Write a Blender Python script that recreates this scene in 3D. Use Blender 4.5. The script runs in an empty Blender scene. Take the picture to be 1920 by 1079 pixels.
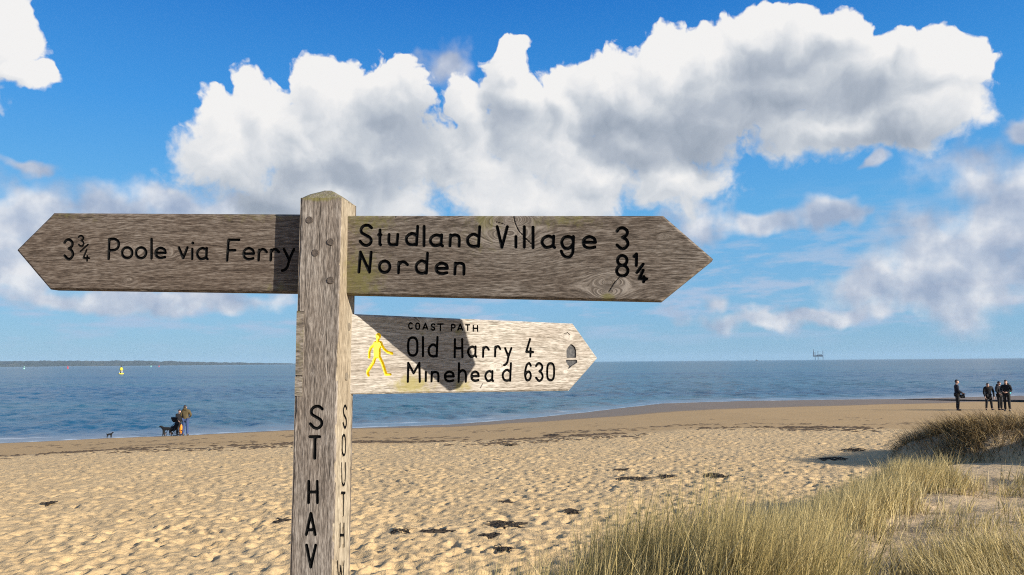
import bpy, math, random
import numpy as np
from mathutils import Vector, Matrix
R = math.radians
rng = np.random.default_rng(7); random.seed(7)
sc = bpy.context.scene
col = sc.collection

# ------------------------------------------------------------------ camera
F = 1420.0; CZ = 4.2
PITCH = math.atan(140 / F); ROLL = R(.47)
fw = np.array([0, math.cos(PITCH), math.sin(PITCH)])
_r = np.array([1., 0, 0]); _u = np.array([0, -math.sin(PITCH), math.cos(PITCH)])
rt = _r * math.cos(ROLL) - _u * math.sin(ROLL)
up = _u * math.cos(ROLL) + _r * math.sin(ROLL)
CAM = np.array([0, 0, CZ])
cd = bpy.data.cameras.new('camera'); cam = bpy.data.objects.new('camera', cd); col.objects.link(cam)
M = Matrix.Identity(4)
for i in range(3):
    M[i][0] = rt[i]; M[i][1] = up[i]; M[i][2] = -fw[i]; M[i][3] = CAM[i]
cam.matrix_world = M
cd.sensor_width = 36; cd.lens = F / 1920 * 36; cd.clip_start = .05; cd.clip_end = 120000
sc.camera = cam

# ------------------------------------------------------------------ render + light settings
sc.render.engine = 'CYCLES'
sc.view_settings.view_transform = 'Standard'; sc.view_settings.look = 'None'
sc.view_settings.exposure = 0.75; sc.view_settings.gamma = 1.0
sc.view_settings.use_curve_mapping = False
cy = sc.cycles
cy.max_bounces = 4; cy.diffuse_bounces = 2; cy.glossy_bounces = 2; cy.volume_bounces = 0
cy.transparent_max_bounces = 8; cy.use_denoising = False; cy.filter_width = 1.1; cy.sample_clamp_indirect = 8
SUN = np.array([.80, -.50, .331]); SUN = SUN / np.linalg.norm(SUN)
SUN_EL = math.asin(SUN[2]); SUN_AZ = math.atan2(SUN[0], SUN[1])
sl = bpy.data.lights.new('sun', 'SUN'); so = bpy.data.objects.new('sun', sl); col.objects.link(so)
sl.energy = 5.0; sl.angle = R(.5); sl.color = (1, .93, .82)
so.rotation_euler = Vector(-SUN).to_track_quat('-Z', 'Y').to_euler(); so.location = (30, -20, 40)

# ------------------------------------------------------------------ node helpers
class T:
    def __init__(s, tree): s.t = tree
    def n(s, typ, ins=None, **pr):
        nd = s.t.nodes.new(typ)
        for k, v in pr.items(): setattr(nd, k, v)
        for k, v in (ins or {}).items(): s.put(nd.inputs[k], v)
        return nd
    def put(s, sock, v):
        if isinstance(v, bpy.types.NodeSocket): s.t.links.new(v, sock)
        elif v is not None:
            if sock.type == 'RGBA' and len(v) == 3: v = (*v, 1)
            sock.default_value = v
    def m(s, op, a, b=None, c=None, clamp=False):
        nd = s.n('ShaderNodeMath', operation=op, use_clamp=clamp)
        for i, v in enumerate((a, b, c)):
            if v is not None: s.put(nd.inputs[i], v)
        return nd.outputs[0]
    def vm(s, op, a, b=None, c=None, out=0):
        nd = s.n('ShaderNodeVectorMath', operation=op)
        for i, v in enumerate((a, b, c)):
            if v is not None: s.put(nd.inputs[i], v)
        return nd.outputs[out]
    def mix(s, f, a, b, blend='MIX'):
        nd = s.n('ShaderNodeMix', data_type='RGBA', blend_type=blend)
        s.put(nd.inputs[0], f); s.put(nd.inputs[6], a); s.put(nd.inputs[7], b)
        return nd.outputs[2]
    def mixf(s, f, a, b):
        nd = s.n('ShaderNodeMix', data_type='FLOAT')
        s.put(nd.inputs[0], f); s.put(nd.inputs[2], a); s.put(nd.inputs[3], b)
        return nd.outputs[0]
    def ss(s, x, lo, hi, a=0., b=1.):
        nd = s.n('ShaderNodeMapRange', interpolation_type='SMOOTHSTEP')
        for k, v in zip(range(5), (x, lo, hi, a, b)): s.put(nd.inputs[k], v)
        return nd.outputs[0]
    def noise(s, v, sc_, det=4, rough=.55, dist=0., dim='3D'):
        nd = s.n('ShaderNodeTexNoise', noise_dimensions=dim)
        s.put(nd.inputs['Vector'], v); s.put(nd.inputs['Scale'], sc_); nd.inputs['Detail'].default_value = det
        nd.inputs['Roughness'].default_value = rough; nd.inputs['Distortion'].default_value = dist
        return nd.outputs['Fac']
    def vor(s, v, sc_, smooth=.4, feature='SMOOTH_F1', dim='2D'):
        nd = s.n('ShaderNodeTexVoronoi', feature=feature, voronoi_dimensions=dim)
        s.put(nd.inputs['Vector'], v); nd.inputs['Scale'].default_value = sc_
        if feature == 'SMOOTH_F1': nd.inputs['Smoothness'].default_value = smooth
        return nd.outputs['Distance']
    def attr(s, name, out='Fac'):
        return s.n('ShaderNodeAttribute', attribute_name=name).outputs[out]
    def ramp(s, f, stops):
        nd = s.n('ShaderNodeValToRGB', {'Fac': f}); e = nd.color_ramp.elements
        while len(e) < len(stops): e.new(.5)
        for k, (p, c) in enumerate(stops): e[k].position = p; e[k].color = (*c, 1)
        return nd.outputs[0]

def new_mat(name):
    m = bpy.data.materials.new(name); m.use_nodes = True
    t = T(m.node_tree); b = m.node_tree.nodes['Principled BSDF']
    return m, t, b
def plain(name, c, rough=.7, var=.25, scale=8.):
    m, t, b = new_mat(name)
    co = t.n('ShaderNodeTexCoord').outputs['Object']
    f = t.noise(co, scale, 4)
    cc = t.mix(f, tuple(x * (1 - var) for x in c), tuple(min(1, x * (1 + var)) for x in c))
    t.put(b.inputs['Base Color'], cc); b.inputs['Roughness'].default_value = rough
    return m

# ------------------------------------------------------------------ pixel helpers
def ray(x, y): return fw + rt * (x - 960) / F - up * (y - 539.5) / F
def atY(x, y, Y): d = ray(x, y); return CAM + d * Y / d[1]
def atZ(x, y, Z=0.): d = ray(x, y); return CAM + d * (Z - CZ) / d[2]
def angs(x, y):
    d = ray(x, y); d = d / np.linalg.norm(d)
    return math.degrees(math.atan2(d[0], d[1])) / 10, math.degrees(math.asin(d[2])) / 10

# ------------------------------------------------------------------ world: sky with clouds
w = bpy.data.worlds.new('World'); sc.world = w; w.use_nodes = True
t = T(w.node_tree); bg = w.node_tree.nodes['Background']
sky = t.n('ShaderNodeTexSky', sky_type='NISHITA', sun_disc=False)
sky.sun_elevation = SUN_EL; sky.sun_rotation = SUN_AZ
sky.altitude = 0; sky.air_density = 1.0; sky.dust_density = .3; sky.ozone_density = 3.0
SKY_K = .10
d = t.n('ShaderNodeTexCoord').outputs['Generated']
sx = t.n('ShaderNodeSeparateXYZ', {0: d})
az = t.m('MULTIPLY', t.m('ARCTAN2', sx.outputs[0], sx.outputs[1]), 5.7296)
el = t.m('MULTIPLY', t.m('ARCSINE', sx.outputs[2]), 5.7296)
P = t.n('ShaderNodeCombineXYZ', {0: az, 1: el}).outputs[0]

def blobs(p, lst, sm=.16):
    acc = None
    for (cx, cy_, rx, ry) in lst:
        a, e = angs(cx, cy_); k = 24.78 * 10
        ix, iy = k / rx, k / ry
        v = t.vm('MULTIPLY_ADD', p, (ix, iy, 0), (-a * ix, -e * iy, 0))
        l = t.vm('LENGTH', v, out=1)
        acc = l if acc is None else t.m('SMOOTH_MIN', acc, l, sm)
    return t.m('SUBTRACT', 1., acc)
CRISP = [(425,280,85,100),(495,230,65,85),(610,185,72,85),(560,290,170,105),(745,200,85,82),(690,260,110,100),(700,300,180,110),
         (860,300,130,110),(880,215,60,60),(962,128,50,56),(975,185,66,66),(985,245,100,100),(1050,200,60,75),(1050,290,90,100),(630,372,260,78),(1000,378,250,80),(1270,345,110,62),(1185,275,140,66),(1120,335,130,66),
         (1150,190,98,98),(1250,140,84,84),(1330,105,60,60),(1420,75,78,76),(1500,90,60,60),(1572,58,58,56),(1500,160,150,100),(1300,205,200,105),
         (1640,140,95,75),(1690,90,36,36),(1775,118,62,56),(1725,200,90,85),(1560,235,210,62),
         (0,70,48,90),(40,135,55,25)]
SOFT = [(110,465,190,65),(420,398,130,42),(280,565,260,26),(1760,565,190,36),(1500,595,240,20),(60,430,120,65),(200,395,110,45),(320,385,85,40),(30,490,90,55),(1910,400,140,130),(1830,480,190,115),(1720,540,150,50),(1690,530,120,45),
        (1345,560,36,24),(1550,400,75,24),(1425,410,90,26),(1640,310,20,25),(845,120,60,50),(1310,420,90,35),(1910,235,40,18),(60,330,55,14)]
GREY = [(1150,255,100,80),(1280,265,200,62),(1480,110,120,55),(1640,160,95,60),(1400,190,190,70),(770,250,140,80),(650,330,150,60),(985,225,75,42),(480,380,110,50),(1650,255,120,30)]

def puff(p, hi=True):
    a = t.vor(p, 2.3, .6); b = t.vor(p, 5.6, .6)
    s_ = t.m('MULTIPLY_ADD', a, -.46, .40)
    s_ = t.m('MULTIPLY_ADD', b, -.30, s_)
    if hi:
        s_ = t.m('MULTIPLY_ADD', t.vor(p, 13., .5), -.14, s_); s_ = t.m('MULTIPLY_ADD', t.vor(p, 29., .5), -.075, s_)
    return s_
warp = t.n('ShaderNodeTexNoise', {'Vector': P, 'Scale': 2.6, 'Detail': 3.5, 'Roughness': .5}, noise_dimensions='2D').outputs['Color']
Pw = t.vm('ADD', P, t.vm('MULTIPLY', t.vm('SUBTRACT', warp, (.5, .5, .5)), (.36, .30, 0)))
B0 = blobs(Pw, CRISP); H0 = t.m('ADD', B0, puff(Pw))
Ps = t.vm('ADD', Pw, (.05, .10, 0))
H1 = t.m('ADD', blobs(Ps, CRISP), puff(Ps))
B2 = blobs(t.vm('ADD', Pw, (.12, .36, 0)), CRISP)
fine = t.noise(P, 16., 5, .62, dim='2D')
soft = t.ss(el, 1.95, 1.25)
hd = t.m('MULTIPLY_ADD', t.m('SUBTRACT', fine, .5), t.mixf(soft, .16, .30), H0)
aA = t.ss(hd, t.mixf(soft, -.02, -.10), t.mixf(soft, .12, .45))
lit = t.m('MULTIPLY_ADD', t.m('SUBTRACT', H0, H1), .50, .66)
lit = t.m('MULTIPLY_ADD', t.m('SUBTRACT', B0, B2), .26, lit)
lit = t.m('MULTIPLY_ADD', t.m('SUBTRACT', t.noise(Pw, 3.0, 6, .58, dim='2D'), .5), .45, lit)
lit = t.m('MULTIPLY_ADD', t.ss(H0, .55, 0.), .10, lit)
gb = t.m('ADD', blobs(Pw, GREY, .5), t.m('MULTIPLY', t.m('SUBTRACT', t.noise(P, 2.6, 5, .55, dim='2D'), .5), 1.1))
lit = t.m('MULTIPLY_ADD', t.ss(gb, -.4, .95), -.70, lit)
lit = t.m('MULTIPLY_ADD', lit, .72, .24)
cA = t.ramp(lit, [(.06, (.36, .42, .51)), (.30, (.49, .545, .63)), (.52, (.64, .685, .745)), (.72, (.83, .85, .88)), (.93, (1., .99, .98))])
# soft thin clouds
sb = t.m('ADD', blobs(Pw, SOFT, .3), t.m('MULTIPLY', t.m('SUBTRACT', t.noise(P, 3.4, 5, .5, dim='2D'), .5), 1.2))
aB = t.m('MULTIPLY', t.ss(sb, -.15, .60), .90)
lB = t.m('MULTIPLY_ADD', t.m('SUBTRACT', t.noise(P, 2.8, 4, .52, dim='2D'), t.noise(t.vm('ADD', P, (.05, .14, 0)), 2.8, 4, .52, dim='2D')), 2.0, .48)
cB = t.ramp(lB, [(0., (.40, .47, .62)), (.5, (.60, .65, .76)), (1., (.93, .93, .95))])
# streaky bank close to the horizon, all round, and scattered cumulus outside the view
strk = t.noise(t.vm('MULTIPLY', P, (1.2, 5.5, 0)), 1.6, 6, .6, dim='2D')
band = t.m('MULTIPLY', t.ss(el, .02, .35), t.ss(el, 1.35, .5))
aH = t.m('MULTIPLY', t.m('MULTIPLY', t.ss(strk, .44, .68), band), .85)
dome = t.vm('DIVIDE', d, t.n('ShaderNodeCombineXYZ', {0: t.m('ADD', t.m('ABSOLUTE', sx.outputs[2]), .12), 1: t.m('ADD', t.m('ABSOLUTE', sx.outputs[2]), .12), 2: 1.}).outputs[0])
gen = t.noise(dome, 1.1, 7, .58)
away = t.m('MAXIMUM', t.ss(t.m('ABSOLUTE', az), 3.5, 4.6), t.ss(el, 2.7, 3.4))
aG = t.m('MULTIPLY', t.m('MULTIPLY', t.ss(gen, .50, .62), away), t.ss(el, 0., .5))
cG = t.ramp(gen, [(.48, (.95, .95, .96)), (.75, (.55, .60, .68))])

nis = t.n('ShaderNodeHueSaturation', {'Color': sky.outputs[0], 'Saturation': 1.1, 'Value': SKY_K}).outputs[0]
blue = t.ramp(t.m('DIVIDE', el, 9.), [(0., (.125, .260, .385)), (.05, (.110, .262, .425)), (.12, (.066, .245, .46)), (.20, (.024, .178, .45)), (.30, (.005, .105, .365)), (.6, (.010, .075, .26)), (1., (.01, .06, .21))])
skc = t.mix(.88, nis, blue)
CK = .535
c = t.mix(aH, skc, (.25, .32, .43))
c = t.mix(aB, c, t.mix(1., cB, (CK, CK, CK), 'MULTIPLY'))
c = t.mix(aG, c, t.mix(1., cG, (CK, CK, CK), 'MULTIPLY'))
c = t.mix(aA, c, t.mix(1., cA, (CK, CK, CK), 'MULTIPLY'))
t.put(bg.inputs['Color'], c); bg.inputs['Strength'].default_value = 1.0
w.cycles.sampling_method = 'MANUAL'; w.cycles.sample_map_resolution = 512

# ------------------------------------------------------------------ mesh helpers
def tag(o, label=None, cat=None, group=None, kind=None):
    if label: o['label'] = label
    if cat: o['category'] = cat
    if group: o['group'] = group
    if kind: o['kind'] = kind
    return o
def mesh_obj(name, verts, faces, mat, parent=None, smooth=False, attrs=None):
    me = bpy.data.meshes.new(name)
    verts = np.asarray(verts, dtype=np.float32)
    if isinstance(faces, np.ndarray):
        k = faces.shape[1]; nf = len(faces)
        me.vertices.add(len(verts)); me.vertices.foreach_set('co', verts.ravel())
        me.loops.add(nf * k); me.loops.foreach_set('vertex_index', faces.astype(np.int32).ravel())
        me.polygons.add(nf); me.polygons.foreach_set('loop_start', np.arange(0, nf * k, k, dtype=np.int32))
        me.update(calc_edges=True)
    else:
        me.from_pydata([tuple(map(float, v)) for v in verts], [], [tuple(map(int, f)) for f in faces])
    for k_, v in (attrs or {}).items():
        v = np.asarray(v, dtype=np.float32)
        if v.ndim == 2:
            a = me.attributes.new(k_, 'FLOAT_VECTOR', 'POINT'); a.data.foreach_set('vector', v.ravel())
        else:
            a = me.attributes.new(k_, 'FLOAT', 'POINT'); a.data.foreach_set('value', v)
    if smooth: me.polygons.foreach_set('use_smooth', np.ones(len(me.polygons), dtype=bool))
    me.validate(); me.update()
    if mat: me.materials.append(mat)
    o = bpy.data.objects.new(name, me); col.objects.link(o)
    if parent: o.parent = parent
    return o
def empty(name, loc=(0, 0, 0), rz=0.):
    o = bpy.data.objects.new(name, None); col.objects.link(o)
    o.location = loc; o.rotation_euler.z = rz; o.empty_display_size = .2
    return o
def grid_faces(nr, nc, wrap=False):
    i = np.arange(nr - 1)[:, None]; j = np.arange(nc if wrap else nc - 1)[None]
    j2 = (j + 1) % nc
    return np.stack([i * nc + j, i * nc + j2, (i + 1) * nc + j2, (i + 1) * nc + j], -1).reshape(-1, 4)
class MB:
    def __init__(s): s.v = []; s.f = []
    def box(s, c, h, rz=0., taper=1.):
        b = len(s.v); cr, sr = math.cos(rz), math.sin(rz)
        for z in (-1, 1):
            k = taper if z > 0 else 1
            for x, y in ((-1, -1), (1, -1), (1, 1), (-1, 1)):
                X, Y = x * h[0] * k, y * h[1] * k
                s.v.append((c[0] + X * cr - Y * sr, c[1] + X * sr + Y * cr, c[2] + z * h[2]))
        s.f += [tuple(b + q for q in f) for f in ((3, 2, 1, 0), (4, 5, 6, 7), (0, 1, 5, 4), (1, 2, 6, 5), (2, 3, 7, 6), (3, 0, 4, 7))]
        return s
    def tube(s, pts, rad, n=8, cap=True):
        pts = [Vector(p) for p in pts]; b0 = len(s.v)
        if not hasattr(rad, '__len__'): rad = [rad] * len(pts)
        for i, p in enumerate(pts):
            dr = (pts[min(i + 1, len(pts) - 1)] - pts[max(i - 1, 0)]).normalized()
            a = dr.cross(Vector((0, 0, 1)) if abs(dr.z) < .9 else Vector((1, 0, 0))).normalized(); b = dr.cross(a)
            for k in range(n):
                th = 2 * math.pi * k / n; q = p + (a * math.cos(th) + b * math.sin(th)) * rad[i]; s.v.append(tuple(q))
        for i in range(len(pts) - 1):
            for k in range(n):
                k2 = (k + 1) % n; s.f.append((b0 + i * n + k, b0 + i * n + k2, b0 + (i + 1) * n + k2, b0 + (i + 1) * n + k))
        if cap:
            s.f.append(tuple(b0 + k for k in range(n))[::-1]); e = b0 + (len(pts) - 1) * n; s.f.append(tuple(e + k for k in range(n)))
        return s
    def lathe(s, prof, c=(0, 0, 0), n=16):
        return s.tube([(c[0], c[1], c[2] + z) for r_, z in prof], [max(r_, 1e-4) for r_, z in prof], n)
    def build(s, name, mat, parent=None, smooth=False): return mesh_obj(name, s.v, s.f, mat, parent, smooth)

def vnoise(x, y, seed=0):
    xi = np.floor(x).astype(np.int64); yi = np.floor(y).astype(np.int64); fx = x - xi; fy = y - yi
    fx = fx * fx * (3 - 2 * fx); fy = fy * fy * (3 - 2 * fy)
    def h(a, b):
        n = (a * 374761393 + b * 668265263 + seed * 974634777) & 0x7fffffff
        n = ((n ^ (n >> 13)) * 1274126177) & 0x7fffffff
        return ((n ^ (n >> 16)) & 0xffff) / 65535.
    return (h(xi, yi) * (1 - fx) + h(xi + 1, yi) * fx) * (1 - fy) + (h(xi, yi + 1) * (1 - fx) + h(xi + 1, yi + 1) * fx) * fy
def fbm(x, y, o=4, seed=0, g=.5):
    s_ = 0; a = 1; n = 0
    for k in range(o): s_ = s_ + a * vnoise(x * 2 ** k, y * 2 ** k, seed + k); n += a; a *= g
    return s_ / n - .5
def sstep(x, a, b): q = np.clip((x - a) / (b - a), 0, 1); return q * q * (3 - 2 * q)

# ------------------------------------------------------------------ terrain
WX = np.array([-400, -120, -60, -28.1, -23.6, -19.7, -14, -10.5, -4.1, 1.5, 6.2, 14.7, 24.3, 41.8, 57.5, 120, 400.])
WY = np.array([14, 25, 35, 42.1, 44.6, 46.0, 49.3, 50.2, 52.5, 57.9, 64, 75.9, 79.5, 81.2, 86, 110, 200.])
TX = np.array([-60, -28, -19.7, -10.5, -3.7, 1.3, 10.5, 17.6, 27.2, 35.4, 60, 120])
TY = np.array([33.5, 41, 45.0, 48.4, 47.4, 48.2, 54.4, 57.7, 61.1, 64.5, 75, 98])
KX = np.array([-60, -18.8, -14.3, -9.3, .8, 8.5, 15.7, 40]); KY = np.array([20, 28.2, 31.2, 32.6, 31.7, 35.5, 32.9, 30])
def y_w(x): return np.interp(x, WX, WY)
def y_k(x): return np.interp(x, KX, KY)
def dune_sd(x, y): return (x + 1.5) * .803 - (y - 3.5) * .596
def hum(x, y):                                   # grassy hummock and the higher dunes right of the view
    n = fbm(x * .45 + 3, y * .45, 4, 11) * 1.1
    a = ((x - 15.2) / 5.0) ** 2 + ((y - 19.3) / 2.7) ** 2
    h = .74 * sstep(1.25 - a + n, 0., .55)
    a2 = ((x - 19.5) / 4.2) ** 2 + ((y - 13.0) / 5.0) ** 2
    h2 = 2.9 * sstep(1.35 - a2 + n * .6, 0., 1.3)
    return np.maximum(h, h2)
def z_base(x, y):
    yw = y_w(x); tt = y / yw
    q = np.clip(1 - tt, 0, 2.2)
    z = 2.1 * q ** .9
    return np.where(tt < 1, z, np.maximum(-.055 * (y - yw), -4.))
def z_ground(x, y, hummock=True):
    x = np.asarray(x, float); y = np.asarray(y, float)
    z = z_base(x, y)
    sd = dune_sd(x, y) + fbm(x * .5, y * .5, 3, 5) * 1.2
    z = z + .5 * sstep(sd, -.5, 1.3) * sstep(y, 22, 12)
    z = z + sstep(sd, .2, 2.) * fbm(x * .8, y * .8, 3, 21) * .28 * sstep(y, 16, 10)
    return z + hum(x, y) if hummock else z
def ground_hit(px, py, hummock=True):
    d_ = ray(px, py); s_ = 2.
    while s_ < 400:
        p = CAM + d_ * s_
        if p[2] < float(z_ground(p[0], p[1], hummock)): break
        s_ += max(.01, s_ * .002)
    return CAM + d_ * s_

# footprint height map over the dry sand
CELL = .05; HX0, HX1, HY0, HY1 = -34., 34., 4., 48.
nx = int((HX1 - HX0) / CELL); ny = int((HY1 - HY0) / CELL)
hm = np.zeros((ny, nx), np.float32)
gx = np.arange(-7, 8) * CELL; GX, GY = np.meshgrid(gx, gx)
def stamp(n, ymax_off, dep):
    ys_ = rng.uniform(HY0 + .5, HY1 - .5, n); xs_ = rng.uniform(-1, 1, n) * (ys_ * .74 + 1.5)
    keep = (np.abs(xs_) < 33) & (ys_ < y_k(xs_) + ymax_off)
    for x, y in zip(xs_[keep], ys_[keep]):
        i = int((y - HY0) / CELL); j = int((x - HX0) / CELL)
        if i < 8 or j < 8 or i > ny - 9 or j > nx - 9: continue
        th = rng.uniform(0, math.pi); a, b = rng.uniform(.08, .17), rng.uniform(.05, .085)
        u = (GX * math.cos(th) + GY * math.sin(th)) / a; v = (-GX * math.sin(th) + GY * math.cos(th)) / b
        r2 = u * u + v * v; d_ = dep * rng.uniform(.5, 1.2)
        hm[i - 7:i + 8, j - 7:j + 8] += d_ * (-1.0 * np.exp(-r2 * 1.1) + .42 * np.exp(-(np.sqrt(r2) - 1.5) ** 2 * 3.5))
stamp(36000, -.3, .026); stamp(1500, 5., .018)
hm = np.clip(hm, -.09, .07)
def hm_at(x, y):
    u = np.clip((x - HX0) / CELL, 0, nx - 2.001); v = np.clip((y - HY0) / CELL, 0, ny - 2.001)
    i = v.astype(int); j = u.astype(int); fu = u - j; fv = v - i
    h = (hm[i, j] * (1 - fu) + hm[i, j + 1] * fu) * (1 - fv) + (hm[i + 1, j] * (1 - fu) + hm[i + 1, j + 1] * fu) * fv
    return h * sstep(np.abs(x), 34, 31)
NA = 820
a_f = np.linspace(R(-42), R(42), NA); a_c = np.linspace(R(42), R(318), 70)[1:-1]
AZ = np.concatenate([a_f, a_c]); NAZ = len(AZ)
RR = np.concatenate([[.02, .6], np.geomspace(1.0, 6.0, 70), np.geomspace(6.0, 50., 560)[1:], np.geomspace(50, 130, 90)[1:], np.geomspace(130, 420, 12)[1:]])
A2, R2 = np.meshgrid(AZ, RR)
X = R2 * np.sin(A2); Y = R2 * np.cos(A2)
Z = z_ground(X, Y)
dry = sstep(y_k(X) + fbm(X * .4, Y * .4, 3, 8) * 3. - Y, -.8, 1.2) * (Y > 0)
dune = sstep(dune_sd(X, Y), .3, 1.6) * sstep(Y, 20, 13)
dune = np.maximum(dune, sstep(hum(X, Y), .05, .3))
und = fbm(X * .7, Y * .7, 4, 31) * .07 + fbm(X * 3.1, Y * 3.1, 3, 41) * .035
Z = Z + dry * (1 - dune) * (hm_at(X, Y) + und) + (1 - dry) * (Z > -.02) * (hm_at(X, Y) * .6 + fbm(X * .5, Y * .5, 3, 51) * .03 * (Y > 0))
Z = Z + dune * (fbm(X * 1.7, Y * 1.7, 4, 61) * .10 + fbm(X * 7, Y * 7, 2, 65) * .03)
wet = sstep(Y - np.interp(X, TX, TY) + fbm(X * .25, Y * .25, 3, 71) * 2.5, -1.2, .8)
terr = np.stack([X, Y, Z], -1).reshape(-1, 3)

m, t, b = new_mat('sand')
pos = t.n('ShaderNodeNewGeometry').outputs['Position']
n1 = t.noise(pos, .55, 5, .6); n2 = t.noise(pos, 9., 5, .65); n3 = t.noise(pos, 140., 3, .7); n4 = t.noise(pos, 5., 6, .72, .6)
dr = t.attr('dry'); wt = t.attr('wet'); dn = t.attr('dune')
cdry = t.mix(n1, (.61, .422, .205), (.69, .502, .268))
cdamp = t.mix(n1, (.45, .295, .13), (.52, .352, .168))
cwet = t.mix(n1, (.20, .135, .075), (.27, .185, .105))
cd_ = t.mix(n1, (.52, .375, .21), (.60, .45, .27))
cc = t.mix(dr, cdamp, cdry); cc = t.mix(wt, cc, cwet); cc = t.mix(dn, cc, cd_)
cc = t.mix(t.ss(n2, .35, .75), t.mix(1., cc, (.86, .84, .82), 'MULTIPLY'), cc)
cc = t.mix(t.ss(n3, .3, .7), t.mix(1., cc, (.88, .87, .86), 'MULTIPLY'), cc)
t.put(b.inputs['Base Color'], cc)
t.put(b.inputs['Roughness'], t.mixf(wt, .95, .5)); b.inputs['Specular IOR Level'].default_value = .25
bp = t.n('ShaderNodeBump', {'Height': t.m('ADD', t.m('MULTIPLY', t.m('ADD', t.m('MULTIPLY', n2, .05), t.m('MULTIPLY', n4, .09)), t.m('MULTIPLY_ADD', dr, .9, .1)), t.m('MULTIPLY', n3, .006)), 'Strength': .55, 'Distance': 1.})
t.put(b.inputs['Normal'], bp.outputs[0])
SAND = m
beach = mesh_obj('beach', terr, grid_faces(len(RR), NAZ, True), SAND, smooth=True,
                 attrs={'dry': dry.ravel(), 'wet': wet.ravel(), 'dune': dune.ravel()})
tag(beach, 'pale trodden sand beach with dunes on the right', 'beach', kind='structure')

# ------------------------------------------------------------------ sea
a_f = np.linspace(R(-42), R(42), 520); a_c1 = np.linspace(R(-100), R(-42), 24)[:-1]; a_c2 = np.linspace(R(42), R(100), 24)[1:]
AZ = np.concatenate([a_c1, a_f, a_c2])
RR = np.concatenate([np.linspace(30, 46, 24), np.geomspace(46, 400, 430)[1:], np.geomspace(400, 60000, 70)[1:]])
A2, R2 = np.meshgrid(AZ, RR); X = R2 * np.sin(A2); Y = R2 * np.cos(A2)
dR = np.gradient(RR)[:, None] * np.ones_like(X)
sdist = Y - y_w(X)
H = np.zeros_like(X)
for k in range(56):
    wl = math.exp(rng.uniform(math.log(.55), math.log(7.))); th = rng.normal(R(200), .55)
    kx, ky = math.cos(th) * 2 * math.pi / wl, math.sin(th) * 2 * math.pi / wl
    amp = .0062 * wl ** .62
    H += amp * np.sin(kx * X + ky * Y + rng.uniform(0, 6.3)) * sstep(wl / dR, 1.6, 3.2)
gust = .55 + 1.1 * np.clip(fbm(X * .02, Y * .035, 4, 91) + .45, 0, 1)
H = H * gust * (.12 + .88 * sstep(sdist, .5, 9.)) * sstep(R2, 900, 250)
m, t, b = new_mat('sea_water')
pos = t.n('ShaderNodeNewGeometry').outputs['Position']
sh = t.attr('shore')
str1 = t.noise(t.vm('MULTIPLY', pos, (.0035, .022, 0)), 1., 5, .55)
deep = t.mix(t.ss(str1, .38, .62), (.006, .062, .125), (.022, .105, .140))
far = t.ss(t.vm('LENGTH', pos, out=1), 120., 700.)
deep = t.mix(t.m('MULTIPLY', far, .75), deep, (.014, .058, .074))
shal = t.mix(t.noise(pos, .12, 3), (.115, .135, .165), (.15, .165, .185))
wc = t.mix(t.ss(sh, 9., .3), deep, shal)
foam = t.m('MULTIPLY', t.ss(t.noise(t.vm('MULTIPLY', pos, (.012, .045, 0)), 1., 8, .72), .665, .70), t.ss(sh, 100., 400.))
edge = t.m('MULTIPLY', t.m('MULTIPLY', t.ss(sh, -.35, .05), t.ss(sh, 1.1, .3)), t.ss(t.noise(pos, .9, 5, .65), .42, .62))
edge2 = t.m('MULTIPLY', t.m('MULTIPLY', t.ss(sh, 2.6, 3.0), t.ss(sh, 3.9, 3.2)), t.ss(t.noise(t.vm('MULTIPLY', pos, (.35, 1., 1.)), .5, 5, .6), .50, .66))
foam = t.m('MAXIMUM', foam, t.m('MULTIPLY', t.m('MAXIMUM', edge, t.m('MULTIPLY', edge2, .7)), .75))
wc = t.mix(foam, wc, (.62, .65, .66))
t.put(b.inputs['Base Color'], wc); b.inputs['IOR'].default_value = 1.333; b.inputs['Specular IOR Level'].default_value = .34
b.inputs['Roughness'].default_value = .22
wn = t.noise(t.vm('MULTIPLY', pos, (.9, 1.5, 1.)), .9, 6, .62); wn2 = t.noise(t.vm('MULTIPLY', pos, (.05, .14, 1.)), 1., 5, .6)
hgt = t.m('ADD', t.m('MULTIPLY', wn, .20), t.m('MULTIPLY', wn2, 1.3))
bp = t.n('ShaderNodeBump', {'Height': hgt, 'Strength': t.ss(sh, 0., 14., .10, .60), 'Distance': 1.})
t.put(b.inputs['Normal'], bp.outputs[0])
sea = mesh_obj('sea', np.stack([X, Y, H], -1).reshape(-1, 3), grid_faces(len(RR), len(AZ)), m, smooth=True, attrs={'shore': sdist.ravel()})
tag(sea, 'rippled blue sea reaching to the horizon', 'sea', kind='structure')

# ------------------------------------------------------------------ far coast
xs = np.linspace(-420, 575, 260); prof = np.interp(xs, [-420, -100, 0, 60, 200, 300, 360, 440, 520, 575], [10.5, 10, 9.2, 9.6, 9.0, 8.0, 6.0, 4.2, 2.6, .4])
prof = prof + (fbm(xs * .05, xs * 0, 3, 3) * 2.2 + fbm(xs * .25, xs * 0 + 9, 2, 13) * 1.6) * np.clip(prof / 8, 0, 1)
rows = []
for k, (kk, dd) in enumerate([(0, 7000), (.12, 7030), (.55, 7120), (.9, 7300), (1., 7600), (.9, 8200), (.3, 8900), (0, 9300)]):
    d_ = np.array([ray(x, 684) for x in xs]); d_[:, 2] = 0; d_ /= np.linalg.norm(d_, axis=1)[:, None]
    h = np.clip(prof, .2, None) / F * 7300 * kk + (fbm(xs * .3, xs * 0 + k * 5., 2, 17) * 7 if 0 < kk else 0)
    rows.append(np.stack([d_[:, 0] * dd, d_[:, 1] * dd, h - (2. if kk == 0 else 0)], -1))
m, t, b = new_mat('far_woodland')
pos = t.n('ShaderNodeNewGeometry').outputs['Position']
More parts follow.
